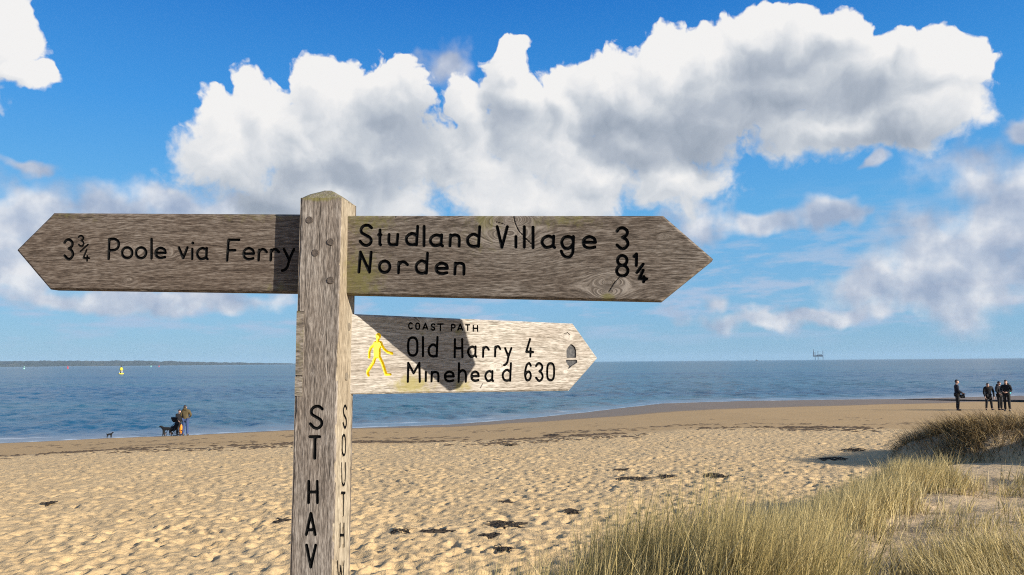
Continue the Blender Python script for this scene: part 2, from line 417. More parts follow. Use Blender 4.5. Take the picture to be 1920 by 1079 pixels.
f1 = t.noise(t.vm('MULTIPLY', pos, (1, .2, 3)), .012, 5, .6)
cc = t.ramp(f1, [(.35, (.022, .032, .024)), (.6, (.045, .052, .038)), (.74, (.10, .09, .07)), (.78, (.33, .30, .25))])
t.put(b.inputs['Base Color'], cc); b.inputs['Roughness'].default_value = 1
coast = mesh_obj('headland', np.concatenate(rows), grid_faces(len(rows), len(xs)), m)
tag(coast, 'low wooded coast along the horizon on the left', 'coast', kind='structure')

# ------------------------------------------------------------------ carved lettering: single-stroke glyphs in a unit box
def crom(p, n=7):
    p = [np.array(q, float) for q in p]; p = [2 * p[0] - p[1]] + p + [2 * p[-1] - p[-2]]; o = []
    for i in range(1, len(p) - 2):
        for k in range(n):
            q = k / n; a, b_, c_, d_ = p[i - 1:i + 3]
            o.append(.5 * (2 * b_ + (c_ - a) * q + (2 * a - 5 * b_ + 4 * c_ - d_) * q * q + (3 * b_ - a - 3 * c_ + d_) * q ** 3))
    return o + [p[-2]]
def ell(cx, cy_, rx, ry, n=22): return [(cx + rx * math.cos(2 * math.pi * k / n), cy_ + ry * math.sin(2 * math.pi * k / n)) for k in range(n + 1)]
def sup(n=30):
    o = []
    for k in range(n + 1):
        a = 2 * math.pi * k / n; c_, s_ = math.cos(a), math.sin(a)
        o.append((.5 + .5 * math.copysign(abs(c_) ** .8, c_), .5 + .5 * math.copysign(abs(s_) ** .62, s_)))
    return o
G = {
 'S': [crom([(1,.88),(.72,1),(.35,.98),(.1,.83),(.14,.64),(.5,.51),(.88,.37),(.95,.16),(.65,0),(.3,.03),(0,.2)])],
 '3': [crom([(0,.84),(.2,.96),(.55,1),(.92,.86),(.88,.66),(.5,.54)]), crom([(.5,.54),(.85,.43),(1,.22),(.75,.03),(.4,0),(0,.17)])],
 'P': [[(0,0),(.06,1)], crom([(.06,1),(.6,1),(.97,.85),(.95,.6),(.6,.45),(.05,.44)])],
 'o': [ell(.5,.5,.5,.5)], 'l': [[(.4,0),(.6,1)]],
 'e': [[(.05,.5),(1,.5)], crom([(1,.5),(.9,.82),(.5,1),(.12,.82),(0,.5),(.12,.15),(.5,0),(.95,.08)])],
 'v': [[(0,1),(.5,0),(1,1)]], 'V': [[(0,1),(.46,0),(1,1)]], 'i': [[(.35,0),(.6,1)]],
 'a': [[(.92,1),(.88,.12),(1,0)], crom([(.9,.85),(.5,1),(.12,.8),(0,.42),(.28,.03),(.68,.08),(.88,.25)])],
 'F': [[(0,0),(.12,1),(1,1)], [(.07,.5),(.68,.5)]],
 'r': [[(.03,0),(.08,.95)], crom([(.05,.72),(.35,.97),(.7,.97),(1,.74)])],
 'y': [[(.15,1),(.6,.5)], crom([(1,1),(.62,.52),(.45,.18),(.2,.03),(0,0)])],
 't': [[(.6,1),(.5,.06),(.85,0)], [(0,.68),(1,.68)]],
 'u': [crom([(.03,1),(0,.3),(.2,.03),(.6,0),(.92,.05)]), [(1,1),(.9,0)]],
 'd': [[(1,1),(.9,0)], crom([(.92,.5),(.5,.62),(.1,.48),(0,.28),(.15,.07),(.5,0),(.9,.04)])],
 'n': [[(0,0),(.06,1)], crom([(.04,.85),(.45,1),(.85,.9),(.95,.6),(.93,0)])],
 'h': [[(.04,1),(0,0)], crom([(.03,.48),(.45,.62),(.85,.55),(.98,.35),(.97,0)])],
 'N': [[(0,0),(.12,1),(.86,0),(1,1)]],
 'g': [crom([(1,1),(.97,.5),(.93,.22),(.7,.03),(.4,.02),(.15,.12),(0,.3)]), crom([(.97,.85),(.8,.96),(.5,1),(.18,.92),(.05,.7),(.25,.46),(.6,.43),(.95,.62)])],
 '8': [ell(.5,.76,.42,.24), ell(.5,.26,.5,.26)], '1': [[(0,.78),(.8,1),(.72,0)]],
 '4': [[(.55,1),(0,.27),(1,.25)], [(.64,.46),(.6,0)]], '/': [[(0,0),(1,1)]],
 '6': [crom([(.95,.86),(.7,1),(.3,.9),(.05,.55),(.03,.25),(.3,0),(.75,.05),(.95,.28),(.7,.5),(.3,.46),(.05,.28)])],
 '0': [sup()], 'O': [sup()], 'M': [[(0,0),(.03,1),(.48,.45),(.97,1),(1,0)]], 'H': [[(0,0),(.03,1)], [(1,0),(.97,1)], [(0,.5),(1,.5)]],
 'C': [crom([(1,.87),(.5,1),(.1,.8),(0,.5),(.1,.2),(.5,0),(1,.12)])], 'A': [[(0,0),(.52,1),(1,0)], [(.1,.22),(.9,.22)]],
 'T': [[(0,1),(1,1)], [(.52,1),(.5,0)]], 'U': [crom([(0,1),(.02,.3),(.25,.02),(.7,.02),(.95,.3),(1,1)])], 'W': [[(0,1),(.2,0),(.5,.8),(.8,0),(1,1)]],
}
def px_strokes(items, sw):
    """items: (glyph, x0, x1, y0, y1[, stroke]) outer pixel boxes -> pixel polylines with stroke widths"""
    out = []
    for it in items:
        g, x0, x1, y0, y1 = it[:5]; s_ = it[5] if len(it) > 5 else sw; h = s_ / 2
        if g == '.': out.append(([(x0, y0), (x0 + .3, y0 + .3)], s_ * 1.12)); continue
        for st in G[g]:
            out.append(([(x0 + h + (x1 - x0 - s_) * q[0], y1 - h - (y1 - y0 - s_) * q[1]) for q in st], s_))
    return out
def seg_sdf(PX, PY, strokes):
    D = np.full(PX.shape, 1e3)
    for pts, wd in strokes:
        pts = np.array(pts); lo = pts.min(0) - .02; hi = pts.max(0) + .02
        msk = (PX > lo[0]) & (PX < hi[0]) & (PY > lo[1]) & (PY < hi[1])
        if not msk.any(): continue
        x = PX[msk]; y = PY[msk]; best = D[msk]
        for a, b_ in zip(pts[:-1], pts[1:]):
            ab = b_ - a; L = ab @ ab + 1e-12
            q = np.clip(((x - a[0]) * ab[0] + (y - a[1]) * ab[1]) / L, 0, 1)
            best = np.minimum(best, np.hypot(x - a[0] - q * ab[0], y - a[1] - q * ab[1]) - wd / 2)
        D[msk] = best
    return D
def poly_sdf(PX, PY, pts):
    pts = np.array(pts); D = np.full(PX.shape, 1e3); ins = np.zeros(PX.shape, bool)
    for a, b_ in zip(pts, np.roll(pts, -1, 0)):
        ab = b_ - a; q = np.clip(((PX - a[0]) * ab[0] + (PY - a[1]) * ab[1]) / (ab @ ab + 1e-12), 0, 1)
        D = np.minimum(D, np.hypot(PX - a[0] - q * ab[0], PY - a[1] - q * ab[1]))
        c_ = ((a[1] > PY) != (b_[1] > PY)) & (PX < (b_[0] - a[0]) * (PY - a[1]) / (b_[1] - a[1] + 1e-12) + a[0]); ins ^= c_
    return np.where(ins, -D, D)

class Face:
    """a flat face with origin o, axes e1 (along), e2 (up), outward normal n; 2D coordinates in metres"""
    def __init__(s, o, e1, e2, n): s.o, s.e1, s.e2, s.n = map(lambda q: np.array(q, float), (o, e1, e2, n))
    def px(s, x, y):
        d_ = ray(x, y); p = CAM + d_ * ((s.o - CAM) @ s.n) / (d_ @ s.n) - s.o
        return np.array([p @ s.e1, p @ s.e2])
    def scale(s, x, y): d_ = ray(x, y); return ((s.o - CAM) @ s.n) / (d_ @ s.n) / F
    def strokes(s, pxs): return [([s.px(*q) for q in pts], wd * s.scale(*pts[0])) for pts, wd in pxs]
    def world(s, P2, wv): return s.o + P2[:, :1] * s.e1 + P2[:, 1:] * s.e2 + np.asarray(wv)[:, None] * s.n

def carve(P2, cats):
    """P2 (nr,nc,2); cats: list of sdf arrays. Cuts the grid along every zero line.
    returns verts2d, sdf_min, faces_out, {cat: faces_in}"""
    nr, nc = P2.shape[:2]
    S = np.min(np.stack(cats), 0); arg = np.argmin(np.stack(cats), 0).ravel()
    V = [P2.reshape(-1, 2)]; sv = S.ravel().copy(); extra = []; exs = []
    q = grid_faces(nr, nc); neg = sv[q] < 0; cnt = neg.sum(1)
    fo = [tuple(f) for f in q[cnt == 0]]; fi = {k: [] for k in range(len(cats))}
    for f in q[cnt == 4]: fi[arg[f[0]]].append(tuple(f))
    base = len(sv); cache = {}; P = V[0]
    def mid(i, j):
        key = (min(i, j), max(i, j))
        if key not in cache:
            u = sv[key[0]] / (sv[key[0]] - sv[key[1]]); u = min(max(u, .02), .98)
            cache[key] = base + len(extra); extra.append(P[key[0]] * (1 - u) + P[key[1]] * u); exs.append(0.)
        return cache[key]
    for f in q[(cnt > 0) & (cnt < 4)]:
        for tri in ((f[0], f[1], f[2]), (f[0], f[2], f[3])):
            pin, pout, ci = [], [], None
            for k in range(3):
                a, b_ = tri[k], tri[(k + 1) % 3]
                if sv[a] < 0: pin.append(a); ci = arg[a]
                else: pout.append(a)
                if (sv[a] < 0) != (sv[b_] < 0): mm = mid(a, b_); pin.append(mm); pout.append(mm)
            if len(pin) > 2: fi[ci].append(tuple(pin))
            if len(pout) > 2: fo.append(tuple(pout))
    if extra: P = np.concatenate([P, np.array(extra)]); sv = np.concatenate([sv, np.zeros(len(extra))])
    return P, sv, fo, fi
def pieces(faces):
    par = {}
    def find(a):
        while par.setdefault(a, a) != a: par[a] = par[par[a]]; a = par[a]
        return a
    for f in faces:
        r_ = find(f[0])
        for q in f[1:]: par[find(q)] = r_
    out = {}
    for f in faces: out.setdefault(find(f[0]), []).append(f)
    return [v for v in out.values() if len(v) > 3]
def sub_mesh(verts, faces):
    idx = np.unique(np.concatenate([np.array(f) for f in faces])); mp = -np.ones(len(verts), int); mp[idx] = np.arange(len(idx))
    return idx, [tuple(mp[list(f)]) for f in faces]

# ------------------------------------------------------------------ weathered oak
def wood(name, dark, mid, light, green=(.16, .145, .05)):
    m, t, b = new_mat(name)
    g = t.attr('grain', 'Vector'); kn = t.attr('knot'); al = t.attr('stain'); ck = t.attr('crack')
    f1 = t.noise(t.vm('MULTIPLY', g, (4., 90., 90.)), 1., 6, .68, .3)
    f2 = t.noise(t.vm('MULTIPLY', g, (55., 400., 400.)), 1., 3, .65)
    f4 = t.noise(t.vm('MULTIPLY', g, (26., 230., 230.)), 1., 3, .6)
    f3 = t.noise(t.vm('MULTIPLY', g, (3.2, 11., 11.)), 1., 4, .6)
    v = t.m('ADD', t.m('ADD', t.m('MULTIPLY', f1, .26), t.m('MULTIPLY', f4, .36)), t.m('MULTIPLY', f2, .38))
    cc = t.ramp(v, [(.37, tuple(q * .5 for q in dark)), (.45, dark), (.515, mid), (.60, light), (.68, tuple(q * 1.12 for q in light))])
    cc = t.mix(t.ss(f3, .38, .66), t.mix(1., cc, (.80, .765, .74), 'MULTIPLY'), cc)
    cc = t.mix(t.m('MULTIPLY', t.ss(kn, .12, .8), .6), cc, t.mix(t.ss(v, .42, .58), tuple(q * .9 for q in mid), tuple(min(1, q * 1.25) for q in light), 'MIX'))
    cc = t.mix(t.m('MULTIPLY', t.ss(kn, .80, 1.), .55), cc, tuple(q * .75 for q in dark))
    gr = t.m('MULTIPLY', t.ss(t.m('MULTIPLY_ADD', t.m('SUBTRACT', t.noise(g, 60., 5, .7), .5), 1.5, al), .20, .85), .80)
    cc = t.mix(gr, cc, green)
    fine = t.ss(f2, .60, .70)
    crk = t.ss(t.noise(t.vm('MULTIPLY', g, (2.6, 150., 150.)), 1., 3, .6), .665, .70)
    cc = t.mix(t.m('MULTIPLY', crk, .6), cc, tuple(q * .35 for q in dark))
    cc = t.mix(ck, cc, (.012, .010, .008))
    t.put(b.inputs['Base Color'], cc); b.inputs['Roughness'].default_value = .9; b.inputs['Specular IOR Level'].default_value = .15
    hh = t.m('SUBTRACT', t.m('ADD', t.m('MULTIPLY', f1, .0016), t.m('MULTIPLY', t.m('ADD', f2, f4), .0010)), t.m('MULTIPLY', crk, .0012))
    bp = t.n('ShaderNodeBump', {'Height': hh, 'Strength': .8, 'Distance': 1.}); t.put(b.inputs['Normal'], bp.outputs[0])
    return m
OAK = wood('weathered_oak_brown', (.090, .072, .056), (.165, .135, .107), (.28, .243, .203))
OAK_L = wood('weathered_oak_left', (.080, .061, .047), (.145, .114, .089), (.24, .203, .168))
OAK_P = wood('weathered_oak_silver', (.25, .22, .18), (.385, .35, .30), (.52, .48, .425), (.25, .215, .075))
POST_M = wood('weathered_oak_post', (.13, .110, .092), (.225, .193, .163), (.36, .322, .277))
INK, t, b = new_mat('black_letter_paint')
g = t.n('ShaderNodeTexCoord').outputs['Object']
t.put(b.inputs['Base Color'], t.mix(t.ss(t.noise(g, 160., 4, .7), .55, .75), (.004, .004, .004), (.014, .012, .011))); b.inputs['Roughness'].default_value = .7; b.inputs['Specular IOR Level'].default_value = .08
INKG, t, b = new_mat('worn_grey_paint')
g = t.n('ShaderNodeTexCoord').outputs['Object']
t.put(b.inputs['Base Color'], t.mix(t.ss(t.noise(g, 140., 4, .7), .4, .7), (.02, .02, .022), (.085, .08, .075))); b.inputs['Roughness'].default_value = .7
YEL, t, b = new_mat('yellow_paint')
g = t.n('ShaderNodeTexCoord').outputs['Object']
t.put(b.inputs['Base Color'], t.mix(t.ss(t.noise(g, 90., 4, .7), .4, .75), (.72, .56, .01), (.62, .44, .01))); b.inputs['Roughness'].default_value = .6

def grain_field(P2, knots, vertical=False):
    s_ = P2[:, 1] if vertical else P2[:, 0]; q = P2[:, 0] if vertical else P2[:, 1]
    psi = q + fbm(s_ * 3.1 + 5, q * 6, 3, 77) * .010; kn = np.zeros(len(P2))
    for (k1, k2, a, st) in knots:
        ks, kq = (k2, k1) if vertical else (k1, k2)
        dx = (s_ - ks) * .62; dy = q - kq; r2 = dx * dx + dy * dy
        psi = psi - dy * a * a / (r2 + .18 * a * a) * .9 * abs(st) + (.17 if abs(st) > .85 else .06) * np.sqrt(r2) * np.exp(-r2 / (a * a) * .9) + fbm(s_ * 25, q * 25, 2, 55) * .012 * np.exp(-r2 / (a * a) * .5)
        kn = np.maximum(kn, abs(st) * np.exp(-r2 / (a * a) * .55))
    return np.stack([s_, psi, np.zeros(len(P2))], -1), kn

def board(post, name, label, tl, bl, tr, br, tip, Yl, Yr, strokes, sw, mat, knots=(), cracks=(), stain=(), symbols=None, flip=False, thick=.034):
    """strokes etc. in photo pixels; the face is a vertical plane from depth Yl at the post to depth Yr at the far shoulder"""
    A = atY(*tl, Yl); B = atY(*tr, Yr); e1 = B - A; e1[2] = 0; e1 /= np.linalg.norm(e1)
    n = np.array([e1[1], -e1[0], 0]);  n = n if n[1] < 0 else -n
    fc = Face(A, e1, (0, 0, 1), n)
    TL, BL, TR, BR, TP = (fc.px(*q) for q in (tl, bl, tr, br, tip))
    inset = -.028                                   # the tenon end runs on into the post
    dirb = (TR - TL) / np.linalg.norm(TR - TL)
    nr, nc = 101, int(np.linalg.norm(TP - TL) / .0021)
    v = np.linspace(0, 1, nr); S0 = BL[None] * (1 - v[:, None]) + TL[None] * v[:, None] + dirb * inset
    vt = np.clip(((TP - BR) @ (TR - BR)) / ((TR - BR) @ (TR - BR)), .2, .8)
    E = np.stack([np.interp(v, [0, vt, 1], [BR[k], TP[k], TR[k]]) for k in (0, 1)], -1)
    u = np.linspace(0, 1, nc)[None, :, None]
    P2 = S0[:, None] * (1 - u) + E[:, None] * u
    if np.cross(np.append(dirb, 0), (0, 1, 0))[2] * (1 if np.cross(e1, (0, 0, 1)) @ n > 0 else -1) < 0: P2 = P2[::-1]
    PX, PY = P2[..., 0], P2[..., 1]
    cats = [seg_sdf(PX, PY, fc.strokes(px_strokes(strokes, sw)))]; names = ['letter']; mats = [INK]; deps = [.0045]
    for (nm, mt, dep, fn) in (symbols or []): cats.append(fn(fc, PX, PY)); names.append(nm); mats.append(mt); deps.append(dep)
    V2, sv, fo, fi = carve(P2, cats)
    crk = np.zeros(len(V2))
    if cracks: crk = sstep(-seg_sdf(V2[:, 0], V2[:, 1], fc.strokes(cracks)), -.0006, .0006)
    # rounded, slightly worn edges: distance to the outline
    outl = [BL + dirb * inset, BR, TP, TR, TL + dirb * inset]
    de = np.abs(poly_sdf(V2[:, 0], V2[:, 1], outl))
    wear = fbm(V2[:, 0] * 60, V2[:, 1] * 60, 3, 5) * .003
    wv = -.0045 * (1 - sstep(de + wear, 0, .006)) ** 2 + fbm(V2[:, 0] * 9, V2[:, 1] * 22, 3, 15) * .0016 - crk * .002
    kk = [(*fc.px(x, y), r_ * fc.scale(x, y), st) for x, y, r_, st in knots]
    gv, kn = grain_field(V2, kk)
    st_ = np.zeros(len(V2))
    for x, y, rx, ry, a in stain:
        c_ = fc.px(x, y); k_ = fc.scale(x, y); st_ = np.maximum(st_, a * np.exp(-((V2[:, 0] - c_[0]) / (rx * k_)) ** 2 - ((V2[:, 1] - c_[1]) / (ry * k_)) ** 2))
    W3 = fc.world(V2, wv)
    # body: front face + sides + back
    nn = nr * nc; idx = np.arange(nn).reshape(nr, nc)
    loop = np.concatenate([idx[0, :-1], idx[:-1, -1], idx[-1, :0:-1], idx[:0:-1, 0]])
    back = W3[loop] - n * (thick + wv[loop])[:, None]
    nb = len(W3); L = len(loop); fs = list(fo)
    for k in range(L):
        k2 = (k + 1) % L; fs.append((loop[k2], loop[k], nb + k, nb + k2))
    fs.append(tuple(range(nb, nb + L))[::-1])
    gb = gv[loop].copy(); gb[:, 2] = thick
    VV = np.concatenate([W3, back]); al = {'grain': np.concatenate([gv, gb]), 'knot': np.concatenate([kn, kn[loop]]),
          'stain': np.concatenate([st_, st_[loop]]), 'crack': np.concatenate([crk, crk[loop]])}
    ix, ff = sub_mesh(VV, fs)
    bo = mesh_obj(name, VV[ix], ff, mat, post, attrs={k: q[ix] for k, q in al.items()}); bo['label'] = label
    for c_ in range(len(cats)):
        if not fi[c_]: continue
        for fs_ in pieces(fi[c_]) if names[c_] == 'letter' else [fi[c_]]:
            ix, ff = sub_mesh(W3, fs_)
            d_ = deps[c_] * sstep(-sv[ix], 0, .0022)
            o = mesh_obj(names[c_], W3[ix] - n * d_[:, None], ff, mats[c_], bo)
    return bo, fc

# ------------------------------------------------------------------ signpost
post = empty('signpost', (-.455, 1.825, float(z_ground(-.455, 1.825))))
tag(post, 'weathered oak fingerpost with three pointed arms and carved black lettering', 'signpost')
def local(o):                                        # meshes are made in world space; keep them there under the empty
    o.matrix_parent_inverse = Matrix.Translation(-Vector(post.location))
ZB = float(z_ground(-.455, 1.825)) - .25; ZT = 4.594
def ex(z, a, b_): return a + (b_ - a) * (z - 3.723) / (4.596 - 3.723)
XL = lambda z: ex(z, -.510, -.502); XR = lambda z: ex(z, -.411, -.4045); XB = lambda z: ex(z, -.395, -.390); XBL = lambda z: XB(z) - .099
zs = np.concatenate([np.linspace(ZB, 3.55, 30)[:-1], np.linspace(3.55, ZT, 500)])
def post_face(fc, left, right, ncol, items, sw, knots, stain, cracks=()):
    u = np.linspace(0, 1, ncol)
    pts3 = left[:, None] * (1 - u[None, :, None]) + right[:, None] * u[None, :, None]
    q = pts3 - fc.o; P2 = np.stack([q @ fc.e1, q @ fc.e2], -1); off = q @ fc.n
    cat = [seg_sdf(P2[..., 0], P2[..., 1], fc.strokes(px_strokes(items, sw)))]
    V2, sv, fo, fi = carve(P2, cat)
    o2 = np.zeros(len(V2)); o2[:off.size] = off.ravel()
    uu = np.clip((V2[:, 0] - np.interp(V2[:, 1], P2[:, 0, 1], P2[:, 0, 0])) / .099, 0, 1)
    de = np.minimum(np.minimum(uu, 1 - uu) * .099, 99); chips = fbm(V2[:, 1] * 30, V2[:, 0] * 30, 3, 9) * .006
    wv = -.004 * (1 - sstep(de + chips, 0, .006)) ** 2 + fbm(V2[:, 0] * 40, V2[:, 1] * 5, 3, 19) * .002
    crk = sstep(-seg_sdf(V2[:, 0], V2[:, 1], fc.strokes(cracks)), -.0006, .0006) if cracks else np.zeros(len(V2))
    gv, kn = grain_field(V2, [(*fc.px(x, y), r_ * fc.scale(x, y), s_) for x, y, r_, s_ in knots], True)
    st_ = np.zeros(len(V2))
    for x, y, rx, ry, a in stain:
        c_ = fc.px(x, y); k_ = fc.scale(x, y); st_ = np.maximum(st_, a * np.exp(-((V2[:, 0] - c_[0]) / (rx * k_)) ** 2 - ((V2[:, 1] - c_[1]) / (ry * k_)) ** 2))
    W = fc.world(V2, o2 + wv)
    return W, sv, fo, fi, {'grain': gv, 'knot': kn, 'stain': st_, 'crack': crk}, P2.shape[:2]
fcF = Face((-.5, 1.775, 4.0), (1, 0, 0), (0, 0, 1), (0, -1, 0))
FL = np.stack([XL(zs), zs * 0 + 1.775, zs], -1); FR = np.stack([XR(zs), zs * 0 + 1.775, zs], -1); BRr = np.stack([XB(zs), zs * 0 + 1.875, zs], -1); BLl = np.stack([XBL(zs), zs * 0 + 1.875, zs], -1)
e = np.array([XB(4.2) - XR(4.2), .1, 0]); e /= np.linalg.norm(e)
fcR = Face((XR(4.2), 1.775, 4.2), e, (0, 0, 1), (e[1], -e[0], 0))
wF = post_face(fcF, FL, FR, 50, [('S',579,607,759.5,806),('T',578,602.3,816.3,862.5),('H',575.6,598,900,945.8),('A',571.2,593.8,960,1005.5),('V',571.8,594.8,1019.6,1066.7)], 5.8,
               [(583,603,7,.5),(604,625,5,.4),(585,700,5,.5)], [(600,372,40,7,.8)], [([(600,372),(601,420),(598,470)], 1.2), ([(613,560),(612,640),(615,700)], 1.0), ([(617,830),(618,900)], 1.)])
wR = post_face(fcR, FR, BRr, 50, [('S',640.6,652.4,759,804.4,5.4),('O',639,650,813.8,856,5.),('U',638.4,649.8,866.6,911.8,4.8),('T',637.6,649.2,922,969,5.),('H',635.2,647.6,980,1027.5,4.9),('W',630.6,647.2,1051,1098,4.6)], 2.6, [], [(650,500,30,60,.4)])
VV, FF, AT, nb = [], [], {k: [] for k in ('grain', 'knot', 'stain', 'crack')}, 0
for W, sv, fo, fi, at, shp in (wF, wR):
    VV.append(W); FF += [tuple(q + nb for q in f) for f in fo]; nb += len(W)
    for k in at: AT[k].append(at[k])
def add(pts, faces, gr):
    global nb
    VV.append(np.array(pts)); FF.extend(tuple(q + nb for q in f) for f in faces); nb += len(pts)
    AT['grain'].append(np.array(gr)); [AT[k].append(np.zeros(len(pts))) for k in ('knot', 'crack')]; AT['stain'].append(np.full(len(pts), .1))
for a_, b_ in ((BRr, BLl), (BLl, FL)):
    k = [0, 29, 160, 320, len(zs) - 1]; pts = np.concatenate([a_[k], b_[k]]); n_ = len(k)
    add(pts, [(i, n_ + i, n_ + i + 1, i + 1) for i in range(n_ - 1)], [(p[2], p[0] + p[1], 0) for p in pts])
pb = post_body = None
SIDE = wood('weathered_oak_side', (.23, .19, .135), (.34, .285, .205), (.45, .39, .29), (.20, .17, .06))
VVa = np.concatenate(VV); ATa = {k: np.concatenate(v) for k, v in AT.items()}
ix, ff = sub_mesh(VVa, FF)
pb = mesh_obj('post', VVa[ix], ff, POST_M, post, attrs={k: v[ix] for k, v in ATa.items()}); local(pb)
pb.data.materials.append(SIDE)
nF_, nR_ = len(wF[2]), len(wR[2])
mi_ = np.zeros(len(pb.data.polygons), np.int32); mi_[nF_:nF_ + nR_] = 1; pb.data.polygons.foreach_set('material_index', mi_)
for W, sv, fo, fi, at, shp in (wF, wR):
    nn = np.array([0, 1., 0]) if W is wF[0] else -fcR.n
    for fs_ in pieces(fi[0]):
        ix, ff = sub_mesh(W, fs_)
        mesh_obj('letter', W[ix] + nn * (.004 * sstep(-sv[ix], 0, .002))[:, None], ff, INK, pb)
# weathered pyramid cap, slightly uneven
nC = 13; uu, vv = np.meshgrid(np.linspace(0, 1, nC), np.linspace(0, 1, nC))
cx_ = (1 - vv) * (XL(ZT) * (1 - uu) + XR(ZT) * uu) + vv * (XBL(ZT) * (1 - uu) + XB(ZT) * uu); cy2 = 1.775 + .1 * vv
hz = ZT - .002 + .030 * np.minimum(1, 2.3 * np.minimum(np.minimum(uu, 1 - uu), np.minimum(vv, 1 - vv))) ** .8 + fbm(uu * 7, vv * 7, 2, 3) * .003 * (np.minimum(np.minimum(uu, 1 - uu), np.minimum(vv, 1 - vv)) > .01)
cap = np.stack([cx_, cy2, hz], -1).reshape(-1, 3); kcap = len(cap)
cp = mesh_obj('post_cap', cap, grid_faces(nC, nC), POST_M, post, attrs={'grain': np.stack([cap[:, 2], cap[:, 0] * 2, cap[:, 1]], -1), 'knot': np.zeros(kcap), 'stain': np.full(kcap, .55), 'crack': np.zeros(kcap)}); local(cp)
# oak pegs
PEG, t, b = new_mat('dark_end_grain')
g = t.n('ShaderNodeTexCoord').outputs['Object']
t.put(b.inputs['Base Color'], t.ramp(t.noise(g, 330., 4, .7), [(.35, (.035, .027, .021)), (.65, (.115, .088, .068))])); b.inputs['Roughness'].default_value = .9
def peg(x, y, fc, rpx, mat):
    c2 = fc.px(x, y); n_ = 9; r_ = rpx * .00125; c3 = fc.o + c2[0] * fc.e1 + c2[1] * fc.e2; pts = []
    for (rr, h) in ((1.0, -.01), (1.0, .0008), (.88, .0022), (.3, .0016)):
        for k in range(n_):
            a = 2 * math.pi * (k + .3) / n_; q = r_ * rr * (1 + .06 * math.sin(3 * a + x))
            pts.append(c3 + fc.e1 * q * math.cos(a) + fc.e2 * q * math.sin(a) + fc.n * h)
    fs = [(i * n_ + k, i * n_ + (k + 1) % n_, (i + 1) * n_ + (k + 1) % n_, (i + 1) * n_ + k) for i in range(3) for k in range(n_)] + [tuple(3 * n_ + k for k in range(n_))]
    o = mesh_obj('peg', pts, fs, mat, post); local(o)
PEG2, t, b = new_mat('weathered_end_grain')
g = t.n('ShaderNodeTexCoord').outputs['Object']
t.put(b.inputs['Base Color'], t.ramp(t.noise(g, 330., 4, .7), [(.35, (.10, .08, .055)), (.65, (.22, .18, .13))])); b.inputs['Roughness'].default_value = .9
for x, y in ((580.5, 413), (620, 454), (591.5, 474.5), (620, 526)): peg(x, y, fcF, 7.2, PEG)
for x, y in ((654, 613), (649.5, 707)): peg(x, y, fcR, 8.0, PEG2)
# repair blocks let into the left corner
for (y0, y1, mt) in ((583, 704, OAK_P), (706, 743, OAK_P)):
    a_ = fcF.px(558, y0); b_ = fcF.px(571, y1); mb = MB()
    xm = (XL(4.0 + a_[1]) + XL(4.0 + b_[1])) / 2; hw = .0075
    mb.box((xm + hw + .0006, 1.775 + .030, 4.0 + (a_[1] + b_[1]) / 2), (hw + .001, .0325, (a_[1] - b_[1]) / 2 - .0008))
    v_ = np.array(mb.v)
    o = mesh_obj('repair_block', v_, mb.f, POST_M, post, attrs={'grain': np.stack([v_[:, 0] * 1.5 + y0, v_[:, 2], v_[:, 1]], -1), 'knot': np.zeros(8), 'stain': np.full(8, .35), 'crack': np.zeros(8)}); local(o)

LB = [('3',118.5,139.5,447,488.5),('3',145.7,158.8,440.5,464,3.6),('/',149,167,457,473.5,3.6),('4',154.3,169.5,467,491.5,3.6),('P',201,225.3,446,488.5),('o',226,250.5,461.7,487),('o',252,276.5,461.7,487),('l',281,287,446,487.5),('e',289,312.8,462.5,486.5),
      ('v',332.6,354,461.7,487),('i',357,363.5,464.5,488.5),('.',361.3,456,456,456),('a',367,391.7,463,489),('F',423,450.8,447.5,491.6),('e',454,478.3,463,489),('r',481.5,502.7,465,491),('r',504.3,525.6,465,491),('y',526.4,554,465,510.5)]
RB = [('S',672,699.7,420,463.5),('t',706.6,717.3,428.6,462.5),('u',725.7,748.7,437,462.5),('d',758.6,786,421.8,462.5),('l',791.5,798.4,421.8,464),('a',803.7,832.8,437.8,464.6),('n',840.4,865,437.8,464.6),('d',873.3,902.4,422.5,465.4),
      ('V',929,954.3,422.5,467),('i',964.2,970.3,441,466.5),('.',967.6,432.7,0,432.7),('l',979.5,986.4,422.5,467),('l',996.3,1002.5,423.3,467.8),('a',1013.2,1043,440,467.6),('g',1049,1078.2,441,486),('e',1090.4,1119.5,441,468.6),('3',1153.7,1180.3,424.5,469.6),
      ('N',669.9,699,470,513.5),('o',708,734,486.8,514.3),('r',743.3,767,488.3,515),('d',777,804.5,472.2,515.8),('e',814.4,842,490.6,516.6),('n',849.6,874,490.6,517.4),('8',1153,1180.3,476.4,521),('1',1185.4,1197.8,473.5,501.3),('/',1191,1209,492.5,514.5),('4',1195,1215.4,504,532)]
